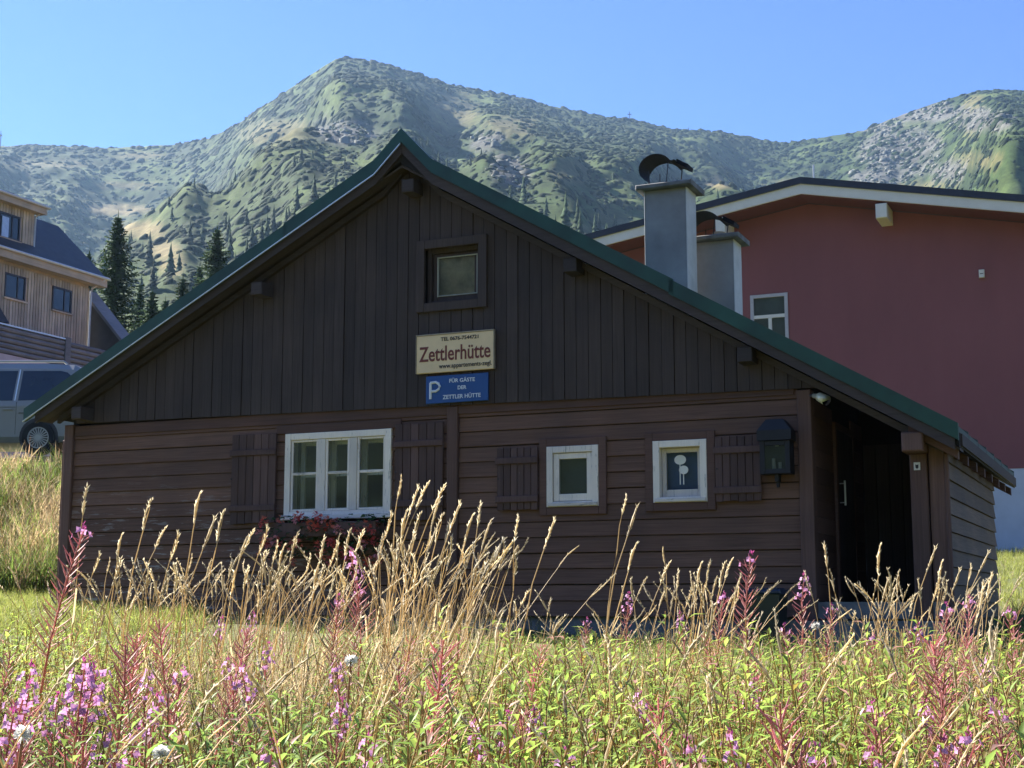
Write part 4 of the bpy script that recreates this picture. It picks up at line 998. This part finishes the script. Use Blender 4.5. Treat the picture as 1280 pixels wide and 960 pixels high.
# ------------------------------------------------------------------ spruces behind the guesthouse
M['needle'] = tint_mat('spruce_needles', .7, .15, .2); M['bark'] = plain('spruce_bark', (.07, .05, .04), .9, .4, 4)
def spruce_mesh(h, rad, seed, dens=1.0, tone=1.0):
    r_ = random.Random(seed); tb = TB(); z = h * .07
    while z < h * .985:
        f = 1 - z / h; L = rad * (f ** .82) * r_.uniform(.8, 1.12) + .05; nb = max(4, int((6 + 4 * f) * dens)); t0 = r_.uniform(0, 6.28)
        for k in range(nb):
            t = t0 + 2 * math.pi * k / nb + r_.uniform(-.3, .3); Lb = L * r_.uniform(.55, 1.2); d = Vector((math.cos(t), math.sin(t), 0)); sd = Vector((-d.y, d.x, 0))
            cb = np.array((.034, .058, .026)) * r_.uniform(.6, 1.45) * tone
            m_ = max(3, int(Lb / .30))
            for j in range(m_ + 1):
                s_ = (j + .5) / (m_ + .6); p_ = d * (Lb * s_) + Vector((0, 0, z - Lb * .30 * s_ + Lb * .16 * s_ * s_ * 1.6))
                for sg_ in (-1, 1):
                    ln_ = (.20 + .28 * (1 - s_)) * min(1, Lb) * r_.uniform(.7, 1.3)
                    tb.add([p_ - d * .10, p_ + d * .14, p_ + sd * sg_ * ln_ + d * ln_ * .6 - Vector((0, 0, .12 * ln_ + r_.uniform(0, .1)))], [(0, 1, 2)], cb * r_.uniform(.75, 1.3))
                tb.add([p_ - sd * .10, p_ + sd * .10, p_ - Vector((0, 0, r_.uniform(.10, .26)))], [(0, 1, 2)], cb * .8)
            tip = d * (Lb * 1.05) + Vector((0, 0, z - Lb * .10)); q_ = d * Lb * .8 + Vector((0, 0, z - Lb * .12))
            tb.add([q_ - sd * .07, q_ + sd * .07, tip], [(0, 1, 2)], cb * 1.2)
        z += r_.uniform(.16, .27) * (.7 + .5 * f)
    tb.add([Vector((-.05, 0, h * .96)), Vector((.05, 0, h * .96)), Vector((0, 0, h * 1.02))], [(0, 1, 2)], np.array((.05, .08, .03)))
    return tb
SPR = [(148, 266, 84, 4.0, 1.7, 'tall dark spruce standing right of the guesthouse'), (272, 283, 92, 4.2, 1.6, 'pointed spruce just left of the hut roof slope'),
       (191, 362, 76, 2.4, 1.6, 'small spruce between the two tall ones, low against the roof'), (229, 343, 88, 2.7, 1.3, 'slender dark spruce beside the pointed one near the roof'),
       (112, 312, 105, 2.4, 1.8, 'pale spruce behind the guesthouse eave, left of the tall dark one'), (176, 352, 110, 2.6, 1.8, 'pale spruce behind the right flank of the tall dark one'),
       (207, 372, 100, 2.6, 1.9, 'bushy light green spruce low behind the hut roof edge'), (250, 330, 108, 2.6, 1.9, 'pale spruce behind the left side of the pointed one'),
       (297, 340, 112, 2.6, 1.7, 'spruce at the foot of the slope right of the pointed one')]
for i, (px, py, d, rad, tone, lab) in enumerate(SPR):
    tp = at_depth(px, py, d); gz = float(ground_z(tp.x, tp.y)); h = tp.z - gz
    t = empty('spruce', (tp.x, tp.y, gz)); tag(t, lab, 'tree', 'spruces below the mountain')
    V, F, C = spruce_mesh(h, rad, 200 + i, 1.1, tone).arrays()
    link('crown', tri_mesh('spruce_crown', V, F, C), M['needle'], t)
    MB().tube([(0, 0, -.3), (0, 0, h * .5), (0, 0, h * .97)], [.22, .12, .02], 8).build('trunk', M['bark'], t)
# ------------------------------------------------------------------ meadow
def hut_uw(x, y): return x * UX + (y - 15.6) * UY, x * BX + (y - 15.6) * BY
def clear_of_hut(x, y, m=.12):
    u_, w_ = hut_uw(x, y); return ~((u_ > UL - .15) & (u_ < UO + .15) & (w_ > -m) & (w_ < DEEP + .4)) & ~((u_ > 2.55) & (u_ < UO) & (w_ > -.75) & (w_ < 0))
def hmax(d): return (EYE - .017 * d) - .085 * d
G1, G2, G3 = np.array((.15, .265, .052)), np.array((.33, .415, .10)), np.array((.055, .095, .030))
TAN, PALE = np.array((.58, .45, .25)), np.array((.76, .66, .45)); POD, POD2 = np.array((.58, .34, .30)), np.array((.56, .27, .29)); MAG = np.array((.80, .40, .70)); BROWN = np.array((.27, .17, .10))
def stem_pts(h, bend, r_, n=6, wob=.01):
    t = r_.uniform(0, 6.28); dx, dy = math.cos(t), math.sin(t)
    return [Vector((dx * bend * (i / n) ** 2.2 * h + r_.uniform(-wob, wob) * (i > 0), dy * bend * (i / n) ** 2.2 * h + r_.uniform(-wob, wob) * (i > 0), h * i / n * (1 - .25 * bend * (i / n)))) for i in range(n + 1)]
def along(pts, f):
    k = f * (len(pts) - 1); i = min(int(k), len(pts) - 2); return pts[i].lerp(pts[i + 1], k - i)
def leafy(seed):
    r_ = random.Random(seed); tb = TB(); pts = stem_pts(1, .12, r_); tb.tube(pts, [.0034] * 5 + [.0024, .0016], np.array((.36, .26, .12)) * r_.uniform(.7, 1.2), 3)
    n = 33; yel = r_.random()
    for i in range(n):
        f = .10 + .90 * i / n; t = i * 2.4 + r_.uniform(-.4, .4); b = along(pts, f); el = r_.uniform(.1, .8) + .5 * f
        c = G1 * (1 - yel) + G2 * yel; c = c * r_.uniform(.65, 1.4)
        if r_.random() < .06: c = POD * r_.uniform(.6, 1.1)
        elif r_.random() < .12: c = np.array((.34, .28, .07)) * r_.uniform(.7, 1.1)
        if f < .45: c = c * .8 + BROWN * .12
        tb.leaf(b, Vector((math.cos(t), math.sin(t), el)), (.092 - .045 * f) * r_.uniform(.8, 1.25), .0140 * r_.uniform(.8, 1.3), c, r_.uniform(.1, .6))
    return tb.arrays()
def tuft(seed, nb=11, cset=(G1, G2), dry=.2, wd=.007):
    r_ = random.Random(seed); tb = TB()
    for i in range(nb):
        t = r_.uniform(0, 6.28); h = r_.uniform(.45, 1.0); be = r_.uniform(.15, .75); d = Vector((math.cos(t), math.sin(t), 0)); s_ = Vector((-d.y, d.x, 0)); b0 = Vector((r_.gauss(0, .04), r_.gauss(0, .04), -.01))
        pts = [b0 + d * (be * h * q ** 2) + Vector((0, 0, h * q * (1 - .3 * be * q))) for q in (0, .5, 1)]
        k = r_.random(); c = cset[0] * (1 - k) + cset[1] * k
        if r_.random() < dry: c = TAN * r_.uniform(.7, 1.1)
        tb.blade(pts, wd * r_.uniform(.7, 1.4), c * r_.uniform(.75, 1.25), s_)
    return tb.arrays()
def head(tb, p0, p1, rad, c, r_, n=8):
    """lumpy seed head along a bent line"""
    ax = (p1 - p0); side = Vector((r_.uniform(-1, 1), r_.uniform(-1, 1), 0)) * .10 * ax.length
    pts = [p0 + ax * (i / n) + side * math.sin(math.pi * i / n) for i in range(n + 1)]; rs = [rad * .62 * (.35 + .65 * math.sin(math.pi * min(1, (i + .6) / (n + .8)))) * r_.uniform(.5, 1.4) for i in range(n + 1)]; rs[-1] = rad * .12
    tb.tube(pts, rs, c, 4)
    for i in range(26):
        q = along(pts, r_.uniform(.0, .97)); d = (ax.normalized() + Vector((r_.uniform(-.8, .8), r_.uniform(-.8, .8), r_.uniform(-.2, .4)))).normalized(); s_ = d.orthogonal() * rad * .42
        tb.add([q - s_, q + s_, q + d * rad * r_.uniform(1.8, 3.4)], [(0, 1, 2)], c * r_.uniform(.8, 1.2))
def dry_stalk(seed, bend=.25, hl=.12):
    r_ = random.Random(seed); tb = TB(); pts = stem_pts(1, bend * r_.uniform(.4, 1.5), r_, 7, .006); c = TAN * r_.uniform(.75, 1.15)
    tb.tube(pts, [.0024] * 5 + [.002, .0016, .0013], c, 3)
    e = pts[-1]; d = (pts[-1] - pts[-2]).normalized(); head(tb, e - d * hl * .55, e + d * hl * .45 + Vector((d.x, d.y, -.1)) * .04, .0050 * r_.uniform(.8, 1.3), PALE * r_.uniform(.7, 1.1), r_)
    for i in range(2):
        f = r_.uniform(.15, .55); b = along(pts, f); t = r_.uniform(0, 6.28); d = Vector((math.cos(t), math.sin(t), 0)); L = r_.uniform(.15, .3)
        tb.blade([b, b + d * L * .4 + Vector((0, 0, L * .5)), b + d * L * .9 + Vector((0, 0, L * .35)), b + d * L * 1.1], .006, TAN * r_.uniform(.6, 1.1), Vector((-d.y, d.x, 0)))
    return tb.arrays()
def fireweed_parts(seed, kind):
    """unit-height plant: stem, leaves, pods and blossoms as separate meshes"""
    r_ = random.Random(seed); S, L, P, B = TB(), TB(), TB(), TB(); pts = stem_pts(1, .10, r_, 8, .008)
    S.tube(pts, [.0052] * 5 + [.004, .0034, .0028, .002], np.array((.50, .24, .19)) * r_.uniform(.8, 1.2), 4)
    p0, p1 = {'flower': (.66, .90), 'seed': (.58, .97), 'big': (.70, .87)}[kind]
    for i in range(30):
        f = .06 + (p0 - .05) * i / 30; t = i * 2.4; b = along(pts, f); k = r_.random(); c = (G1 * (1 - k) + G2 * k) * r_.uniform(.7, 1.3)
        if r_.random() < (.35 if kind == 'seed' else .15): c = POD * r_.uniform(.6, 1.2)
        L.leaf(b, Vector((math.cos(t), math.sin(t), r_.uniform(.2, .9))), r_.uniform(.055, .09), r_.uniform(.010, .015), c, r_.uniform(.1, .6))
    n = {'flower': 26, 'seed': 58, 'big': 18}[kind]
    for i in range(n):
        f = p0 + (p1 - p0) * i / n; t = i * 2.4 + r_.uniform(-.3, .3); b = along(pts, f); up = r_.uniform(.55, 1.15); d = Vector((math.cos(t), math.sin(t), up)).normalized(); ln_ = r_.uniform(.055, .085) * (1.15 - .45 * (i / n))
        c = (POD * (1 - i / n) + POD2 * (i / n)) * r_.uniform(.8, 1.35)
        if r_.random() < .18: c = np.array((.58, .36, .30)) * r_.uniform(.8, 1.1)
        m_ = b + d * ln_ * .6 + Vector((0, 0, .004)); P.tube([b, m_, b + d * ln_ + Vector((0, 0, .012))], [.0016, .0026, .0008], c, 3)
    nf = {'flower': 13, 'seed': 4, 'big': 22}[kind]; lo = {'flower': .89, 'seed': .965, 'big': .87}[kind]
    for i in range(nf):
        f = lo + (1 - lo) * (i / nf); t = i * 2.4 + r_.uniform(-.4, .4); b = along(pts, min(f, 1)); d = Vector((math.cos(t), math.sin(t), r_.uniform(.1, .6))).normalized()
        o_ = b + d * r_.uniform(.016, .040) * (1.3 if kind == 'big' else 1) * (1.2 - .6 * i / nf); a1 = d.orthogonal().normalized(); a2 = d.cross(a1); c = MAG * r_.uniform(.55, 1.2)
        P.tube([b, o_], [.0012, .001], POD2, 3)
        for k in range(4):
            q = k * math.pi / 2 + r_.uniform(-.2, .2); pd = a1 * math.cos(q) + a2 * math.sin(q) + d * .35
            B.leaf(o_, pd, .0125 * r_.uniform(.7, 1.25), .0115, c * r_.uniform(.85, 1.15), .15, .1, d)
    for i in range(7):
        b = along(pts, 1.0) + Vector((r_.gauss(0, .006), r_.gauss(0, .006), r_.uniform(0, .02))); B.leaf(b, Vector((r_.gauss(0, .4), r_.gauss(0, .4), 1)), .016, .006, np.array((.45, .08, .26)), .1)
    return [(nm, tri_mesh('fireweed_' + nm, *q.arrays())) for nm, q in (('stem', S), ('leaves', L), ('pods', P), ('blossoms', B))], pts

# --- masses nobody could count
def sample(n, pxa, pxb, da, db, pw=1.0):
    px = rng.uniform(pxa, pxb, n); d = (da ** (1 + pw) + rng.random(n) * (db ** (1 + pw) - da ** (1 + pw))) ** (1 / (1 + pw))
    x = (px - 640) / FPX * d; return x, d
def mass(name, label, cat, variants, x, d, h, lean=0, bright=None, mat='leaf', wide=None):
    k = clear_of_hut(x, d); x, d, h = x[k], d[k], h[k]; n = len(x)
    bright = bright[k] if bright is not None else None
    pos = np.stack([x, d, ground_z(x, d)], 1); sc = h if wide is None else np.stack([wide[k], wide[k], h], 1)
    ln_ = rng.normal(0, .12, (n, 2)) + np.array((lean, 0)) * rng.uniform(0, 1.6, (n, 1))
    V, F, C = scatter(variants, pos, rng.uniform(0, 6.28, n), sc, rng.integers(0, len(variants), n), ln_, bright)
    tag(link(name, tri_mesh(name, V, F, C), M[mat]), label, cat, kind='stuff'); return len(F)
tri = 0
lv_ = [leafy(300 + i) for i in range(7)]
x, d = sample(5000, -160, 1440, 2.7, 11.5, .7)
xe, de = sample(1300, -100, 1380, 9.5, 15.5, 1.0); x, d = np.concatenate([x, xe]), np.concatenate([d, de])
patch = np.array([fbm(a * .6, b * .5, 77, 3) for a, b in zip(x, d)])
h = np.clip(hmax(d) * rng.uniform(.5, .95, len(x)) * (1 + .35 * patch), .20, 1.15)
br = np.stack([1 + .5 * patch, 1 + .35 * patch, 1 + .1 * patch], 1) * rng.uniform(.8, 1.2, (len(x), 1))
tri += mass('leafy_undergrowth', 'dense green leafy stems filling the meadow', 'undergrowth', lv_, x, d, h, .05, br, wide=np.clip(h, .45, 1))
tf = [tuft(400 + i) for i in range(6)]
x, d = sample(7500, -160, 1440, 3.0, 15.8, .9); hm = np.clip(hmax(d) * rng.uniform(.4, 1.0, len(x)), .10, .8); patch = np.array([fbm(a * .5, b * .5, 57, 2) for a, b in zip(x, d)])
tri += mass('meadow_grass', 'green and straw coloured grass blades through the meadow', 'grass', tf, x, d, hm, .05, (1 + .5 * patch)[:, None] * np.array((1.0, 1.12, .75))[None], wide=np.clip(hm, .3, .8))
# short bright lawn by the hut, meadow to the right and behind
x, d = sample(5600, 1120, 1480, 14, 46, .6); hm = rng.uniform(.12, .34, len(x))
x2, d2 = sample(4000, -260, 260, 15.2, 21, .8); hm2 = rng.uniform(.12, .30, len(x2))
lw_ = [tuft(430 + i, 10, (G2, np.array((.34, .34, .09))), .15, .016) for i in range(4)]
tri += mass('short_grass', 'short bright yellow green grass around the hut', 'grass', lw_, np.concatenate([x, x2]), np.concatenate([d, d2]), np.concatenate([hm, hm2]), 0, None, wide=np.concatenate([hm, hm2]) * 1.2 + .05)
# bank: tall straw with a green crest
bt = [tuft(450 + i, 9, (TAN * .75, BROWN), .5, .020) for i in range(4)]
x, d = sample(6200, -260, 150, 20.3, 29.2, .2); k = x < -5.4; x, d = x[k], d[k]; hb_ = rng.uniform(.4, 1.15, len(x)); hb_[d > 25] *= .8; crest = d > 26.8; hb_[crest] = rng.uniform(.06, .16, crest.sum())
bpn = np.array([fbm(a * .9, b * .5, 27, 3) for a, b in zip(x, d)]); bc = np.ones((len(x), 3)) * (rng.uniform(.6, 1.3, len(x)) * np.clip(1 + 1.1 * bpn, .3, 1.6))[:, None]; grn = (rng.random(len(x)) < np.where(bpn < 0, .8, .25)) | crest
bc[grn] = bc[grn] * np.array((.50, .95, .36)); bc[crest] *= 1.25
tri += mass('bank_grass', 'tall straw and weeds on the bank behind the hut', 'grass', bt, x, d, hb_, .1, bc, wide=np.clip(hb_, .4, .9))
# straw clumps standing up in front of the wall
cx, cd, chh = [], [], []
for (pa, pb, yt, n) in ((225, 300, 715, 70), (300, 440, 700, 220), (470, 610, 680, 240), (600, 650, 740, 25), (830, 935, 738, 90), (1060, 1250, 738, 130), (20, 110, 735, 60), (700, 830, 760, 40)):
    for i in range(n):
        dd = rng.uniform(6.8, 9.2); px = rng.uniform(pa, pb); q = at_depth(px, yt + abs(rng.normal(0, 34)), dd); cx.append(q.x - .12); cd.append(dd); chh.append(max(.2, q.z - float(ground_z(q.x, dd))))
cl_ = [tuft(470 + i, 9, (TAN, PALE * .9), .5, .0062) for i in range(5)]
cx, cd, chh = map(np.array, (cx, cd, chh))
tri += mass('straw_clumps', 'clumps of straw coloured grass standing before the hut wall', 'grass', cl_, cx, cd, chh, .2, None, wide=np.full(len(cx), .45))
ds = [dry_stalk(500 + i) for i in range(9)]
x, d = sample(520, -160, 1440, 3.0, 10.5, .6); hs = np.clip(hmax(d) * rng.uniform(.75, 1.06, len(x)), .3, 1.25)
x2, d2 = sample(900, -260, 110, 20.6, 25.2, .2); k = x2 < -5.6; x2, d2 = x2[k], d2[k]
sx, sd_, sh_ = [], [], []
for (pa, pb, yt, n) in ((200, 300, 690, 45), (300, 440, 690, 80), (475, 610, 660, 80), (840, 930, 715, 45), (1065, 1245, 712, 70), (90, 200, 700, 34), (610, 830, 735, 40)):
    for i in range(n):
        dd = rng.uniform(6.6, 9.2); q = at_depth(rng.uniform(pa, pb), yt + abs(rng.normal(0, 32)), dd); sx.append(q.x - .13); sd_.append(dd); sh_.append(max(.25, q.z - float(ground_z(q.x, dd))))
tri += mass('straw_stalks', 'dry straw coloured grass stalks mixed into the meadow', 'grass', ds, np.concatenate([x, x2, sx]), np.concatenate([d, d2, sd_]), np.concatenate([hs, rng.uniform(.6, 1.1, len(x2)), sh_]), .16, rng.uniform(.75, 1.25, len(x) + len(x2) + len(sx)))
# faded fireweed stems past counting
fs_ = []
for i in range(4):
    pr, _ = fireweed_parts(600 + i, 'seed'); Vc, Fc, Cc, off = [], [], [], 0
    for nm, me in pr[:3]:
        nv = len(me.vertices); co = np.empty(nv * 3, np.float32); me.vertices.foreach_get('co', co); fi = np.empty(len(me.loops), np.int32); me.loops.foreach_get('vertex_index', fi)
        cl = np.empty(nv * 4, np.float32); me.color_attributes['tint'].data.foreach_get('color', cl)
        Vc.append(co.reshape(-1, 3)); Fc.append(fi.reshape(-1, 3) + off); Cc.append(cl.reshape(-1, 4)[:, :3]); off += nv
    fs_.append((np.concatenate(Vc), np.concatenate(Fc), np.concatenate(Cc)))
xa, da = sample(48, 800, 1430, 3.2, 9.5, .5); xb, db = sample(26, -150, 800, 3.2, 9, .5); x = np.concatenate([xa, xb]); d = np.concatenate([da, db])
h = np.clip(hmax(d) * rng.uniform(.75, 1.04, len(x)), .3, 1.15)
tri += mass('faded_fireweed', 'faded pinkish fireweed stems among the meadow plants', 'wildflowers', fs_, x, d, h, .12, rng.uniform(.8, 1.3, len(x)))

# --- fireweed plants one can pick out
VAR = {k: [fireweed_parts(700 + 10 * i + j, k) for j in range(n)] for i, (k, n) in enumerate((('flower', 4), ('seed', 4), ('big', 2)))}
ORD = ['leftmost', 'second from left', 'third from left', 'fourth from left', 'fifth from left', 'sixth from left', 'seventh from left', 'eighth from left', 'ninth from left', 'tenth from left', 'eleventh from left', 'twelfth from left', 'thirteenth from left', 'fourteenth from left', 'fifteenth from left', 'sixteenth from left', 'seventeenth from left', 'eighteenth from left', 'nineteenth from left', 'twentieth from left']
def plant_tree(name, parts, mats, tip, d, tip_local, label, cat, group, hmin=.35):
    gz = None; P = at_depth(tip[0], tip[1], d); bx = P.x + tip[2] / FPX * d if len(tip) > 2 else P.x
    gz = float(ground_z(bx, d)) - .02; h = max(hmin, P.z - gz)
    e = empty(name, (bx, d, gz)); s_ = h / tip_local.z; rz = random.uniform(0, 6.28)
    tag(e, label, cat, group)
    # lean the plant so its tip ends over the spot seen in the photograph
    dx = P.x - bx; sg_ = 1 if dx >= 0 else -1; off = math.hypot(tip_local.x, tip_local.y) / tip_local.z * h; dev = random.uniform(-.5, .5)
    rz = (0 if sg_ > 0 else math.pi) - math.atan2(tip_local.y, tip_local.x) + dev
    vx = sg_ * math.hypot(tip_local.x, tip_local.y) * math.cos(dev); ang = math.atan2(dx, h) - math.atan2(vx, tip_local.z); s_ = math.hypot(dx, h) / math.hypot(vx, tip_local.z) * .97
    e.rotation_euler = (Matrix.Rotation(ang, 3, 'Y') @ Matrix.Rotation(rz, 3, 'Z')).to_euler(); e.scale = (s_,) * 3
    for nm, me in parts: link(nm, me, mats(nm), e)
    return e
FW = [('flower', 'near', [(43, 822, 4.2), (45, 848, 4.0), (78, 860, 4.1), (15, 878, 3.6), (138, 898, 3.7), (168, 903, 3.9), (196, 862, 4.4), (343, 918, 3.5), (430, 866, 4.4), (460, 910, 3.8), (590, 893, 4.3), (635, 884, 4.4), (668, 880, 4.6), (708, 925, 3.6), (912, 908, 3.8), (1150, 872, 4.8), (1185, 916, 3.9), (1094, 930, 3.7)]),
      ('flower', 'middle', [(192, 826, 5.2), (285, 818, 5.4), (303, 826, 5.1), (337, 800, 6.2), (420, 818, 5.4), (553, 830, 5.8), (797, 858, 5.2), (945, 845, 5.4), (1234, 812, 6)]),
      ('flower', 'far', [(277, 768, 7.6), (318, 762, 7.8), (438, 682, 7.4), (850, 762, 7.8), (787, 738, 8.6), (1008, 712, 7.8), (1150, 784, 7.2)]),
      ('big', 'near', [(105, 818, 3.7), (123, 824, 3.75)]),
      ('seed', 'near', [(225, 830, 4.6), (1085, 868, 3.9), (1012, 925, 3.5), (1205, 905, 3.6), (1250, 870, 4.0), (860, 915, 3.6)]),
      ('seed', 'far', [(940, 686, 7.4), (905, 738, 7.6), (735, 770, 8.4), (1040, 752, 7.8), (980, 778, 7.0), (1147, 776, 7.2), (1215, 742, 7.0), (1262, 756, 6.6), (425, 740, 7.2), (112, 652, 6.8, -72), (1180, 752, 6.8), (1090, 790, 6.8), (450, 730, 7.6)])]
KN = {'flower': 'magenta flowering fireweed', 'big': 'fireweed with a big magenta cluster', 'seed': 'reddish fireweed gone to seed'}
for kind, row, lst in FW:
    for i, q in enumerate(sorted(lst)):
        parts, pts = VAR[kind][i % len(VAR[kind])]
        lab = f'{KN[kind]}, {ORD[i]} of its kind in the {row} meadow'
        if len(q) > 3: lab = 'reddish fireweed leaning far right before the left hut corner'
        plant_tree('fireweed', parts, lambda nm: M['petal'] if nm == 'blossoms' else M['leaf'], (q[0], q[1], q[3] if len(q) > 3 else random.uniform(-12, 8)), q[2], pts[-1], lab, 'wildflower', 'fireweed plants in the meadow')

# --- tall straw stalks standing out against the hut
def stalk_parts(seed, bend, hl):
    r_ = random.Random(seed); S, H, L = TB(), TB(), TB(); pts = stem_pts(1, bend, r_, 9, .004); c = TAN * r_.uniform(.95, 1.25)
    S.tube(pts, [.0028] * 6 + [.0024, .002, .0017, .0014], c, 4); e = pts[-1]; d = (pts[-1] - pts[-2]).normalized()
    head(H, e - d * hl * .7, e + d * hl * .3, .0062 * r_.uniform(.8, 1.25), PALE * r_.uniform(.85, 1.15), r_)
    for i in range(1):
        f = r_.uniform(.2, .6); b = along(pts, f); t = r_.uniform(0, 6.28); dd = Vector((math.cos(t), math.sin(t), 0)); Ln = r_.uniform(.12, .26)
        L.blade([b, b + dd * Ln * .35 + Vector((0, 0, Ln * .55)), b + dd * Ln * .8 + Vector((0, 0, Ln * .45)), b + dd * Ln], .006, TAN * r_.uniform(.7, 1.1), Vector((-dd.y, dd.x, 0)))
    return [(nm, tri_mesh('stalk_' + nm, *q.arrays())) for nm, q in (('stem', S), ('seed_head', H), ('blade', L))], pts
SV = [stalk_parts(800 + i, b, hl) for i, (b, hl) in enumerate([(.05, .11), (.10, .12), (.16, .12), (.22, .13), (.30, .12), (.38, .11), (.08, .09), (.14, .14)])]
SK = {'left plank wall': [(108, 606, -9), (182, 621, -16), (192, 654, -8), (247, 616, -15), (256, 645, -12), (281, 638, -12), (127, 690, -22), (135, 695, -8), (165, 735, -10), (152, 700, -8), (225, 665, -18), (238, 690, -14), (150, 668, -6), (212, 720, -8), (263, 700, -14)],
      'geranium window': [(305, 672, -26), (322, 662, -30), (336, 658, -30), (346, 673, -28), (330, 690, -22), (355, 682, -30), (372, 668, -26), (404, 670, -34), (388, 690, -20), (420, 676, -26), (398, 705, -20), (312, 705, -16), (290, 700, -18), (440, 662, -14), (458, 664, -8), (365, 712, -18)],
      'large window shutter': [(500, 590, -14), (519, 604, -28), (533, 602, -22), (547, 623, -30), (556, 608, -34), (572, 625, -44), (590, 643, -50), (600, 627, -24), (562, 650, -34), (488, 640, -10), (508, 640, -24), (540, 660, -26), (525, 640, -20), (478, 668, -8), (581, 668, -30), (552, 640, -30), (515, 668, -20), (612, 650, -44)],
      'small windows': [(619, 686, -36), (645, 684, -54), (647, 642, -6), (692, 646, -42), (660, 735, -30), (782, 616, -34), (797, 630, -28), (794, 680, -62), (806, 722, -64), (829, 682, 2), (838, 700, -28), (688, 748, -30)],
      'right wall end': [(887, 700, -36), (848, 712, -14), (868, 726, -10), (876, 704, -20), (904, 702, -20), (918, 696, -14), (860, 735, -18), (893, 722, -16)],
      'porch': [(1032, 678, 5), (1103, 681, -4), (1129, 712, -4), (1106, 724, -2), (1163, 685, -26), (1117, 733, -14), (1180, 702, -20), (1164, 720, -10), (1230, 690, -48), (1216, 702, -36), (1238, 716, -18), (1192, 712, -16), (1080, 768, -16), (1064, 764, -2), (1206, 738, -8), (1172, 730, -12), (1148, 742, -8), (1222, 740, -10)]}
for zone, lst in SK.items():
    for i, q in enumerate(sorted(lst)):
        dd = random.uniform(7.2, 9.0); k = abs(q[2]); parts, pts = SV[(i * 3 + (4 if k > 24 else 0)) % 8]
        plant_tree('grass_stalk', parts, lambda nm: M['leaf'], q, dd, pts[-1], f'tall straw grass stalk, {ORD[i]} of those before the {zone}', 'grass stalk', 'tall grass stalks before the hut')
# heavy nodding heads in the middle foreground
NH = [(478, 800, 4.6, -60), (556, 760, 5.0, -62), (578, 762, 5.2, -70), (595, 790, 4.9, -30), (496, 830, 4.3, -30), (475, 840, 4.2, -20), (1240, 730, 5.6, -20), (1236, 790, 4.8, -2), (610, 855, 4.2, -30), (770, 905, 3.8, -20)]
HV = [stalk_parts(860 + i, .25, .17) for i in range(3)]
for i, q in enumerate(sorted(NH)):
    plant_tree('grass_stalk', HV[i % 3][0], lambda nm: M['leaf'], (q[0], q[1], q[3]), q[2], HV[i % 3][1][-1], f'thick headed straw grass stalk, {ORD[i]} of those in the foreground', 'grass stalk', 'thick headed grass stalks in the foreground')
# white downy seed heads
def downy(seed):
    r_ = random.Random(seed); S, H = TB(), TB(); pts = stem_pts(1, .06, r_, 5, .006); S.tube(pts, .004, BROWN * 1.2, 4); e = pts[-1]
    for i in range(150):
        d = Vector((r_.gauss(0, 1), r_.gauss(0, 1), r_.gauss(.5, .8))).normalized(); s_ = d.orthogonal() * .0012; L_ = r_.uniform(.012, .026); H.add([e - s_, e + s_, e + d * L_ + s_ * 1.5, e + d * L_ - s_ * 1.5], [(0, 1, 2), (0, 2, 3)], np.array((.88, .87, .82)) * r_.uniform(.85, 1.1))
    return [('stem', tri_mesh('down_stem', *S.arrays())), ('down', tri_mesh('down_tuft', *H.arrays()))], pts
DV = [downy(900 + i) for i in range(3)]
for i, (px, py, d, w_) in enumerate([(27, 902, 3.5, 'near the left edge'), (206, 925, 3.4, 'below the big magenta cluster'), (438, 815, 5, 'below the large window'), (1020, 775, 7, 'before the bin')]):
    plant_tree('downy_seed_head', DV[i % 3][0], lambda nm: M['leaf'], (px, py, 0), d, DV[i % 3][1][-1], f'white downy seed head {w_}', 'seed head', 'white downy seed heads')
print('meadow triangles', tri)
# ------------------------------------------------------------------ air
def haze():
    o = MB().box(-2300, 2300, -1250, 2300, -40, 545).build('haze', None)
    m = bpy.data.materials.new('mountain_haze'); m.use_nodes = True; nt = m.node_tree; nt.nodes.clear()
    v = nt.nodes.new('ShaderNodeVolumePrincipled'); v.inputs['Color'].default_value = (.42, .66, 1, 1); v.inputs['Density'].default_value = HAZE; v.inputs['Anisotropy'].default_value = .3
    out = nt.nodes.new('ShaderNodeOutputMaterial'); nt.links.new(v.outputs[0], out.inputs['Volume']); o.data.materials.append(m)
    tag(o, 'thin pale blue haze in front of the mountains', 'haze', kind='stuff')
HAZE = .000095
haze()
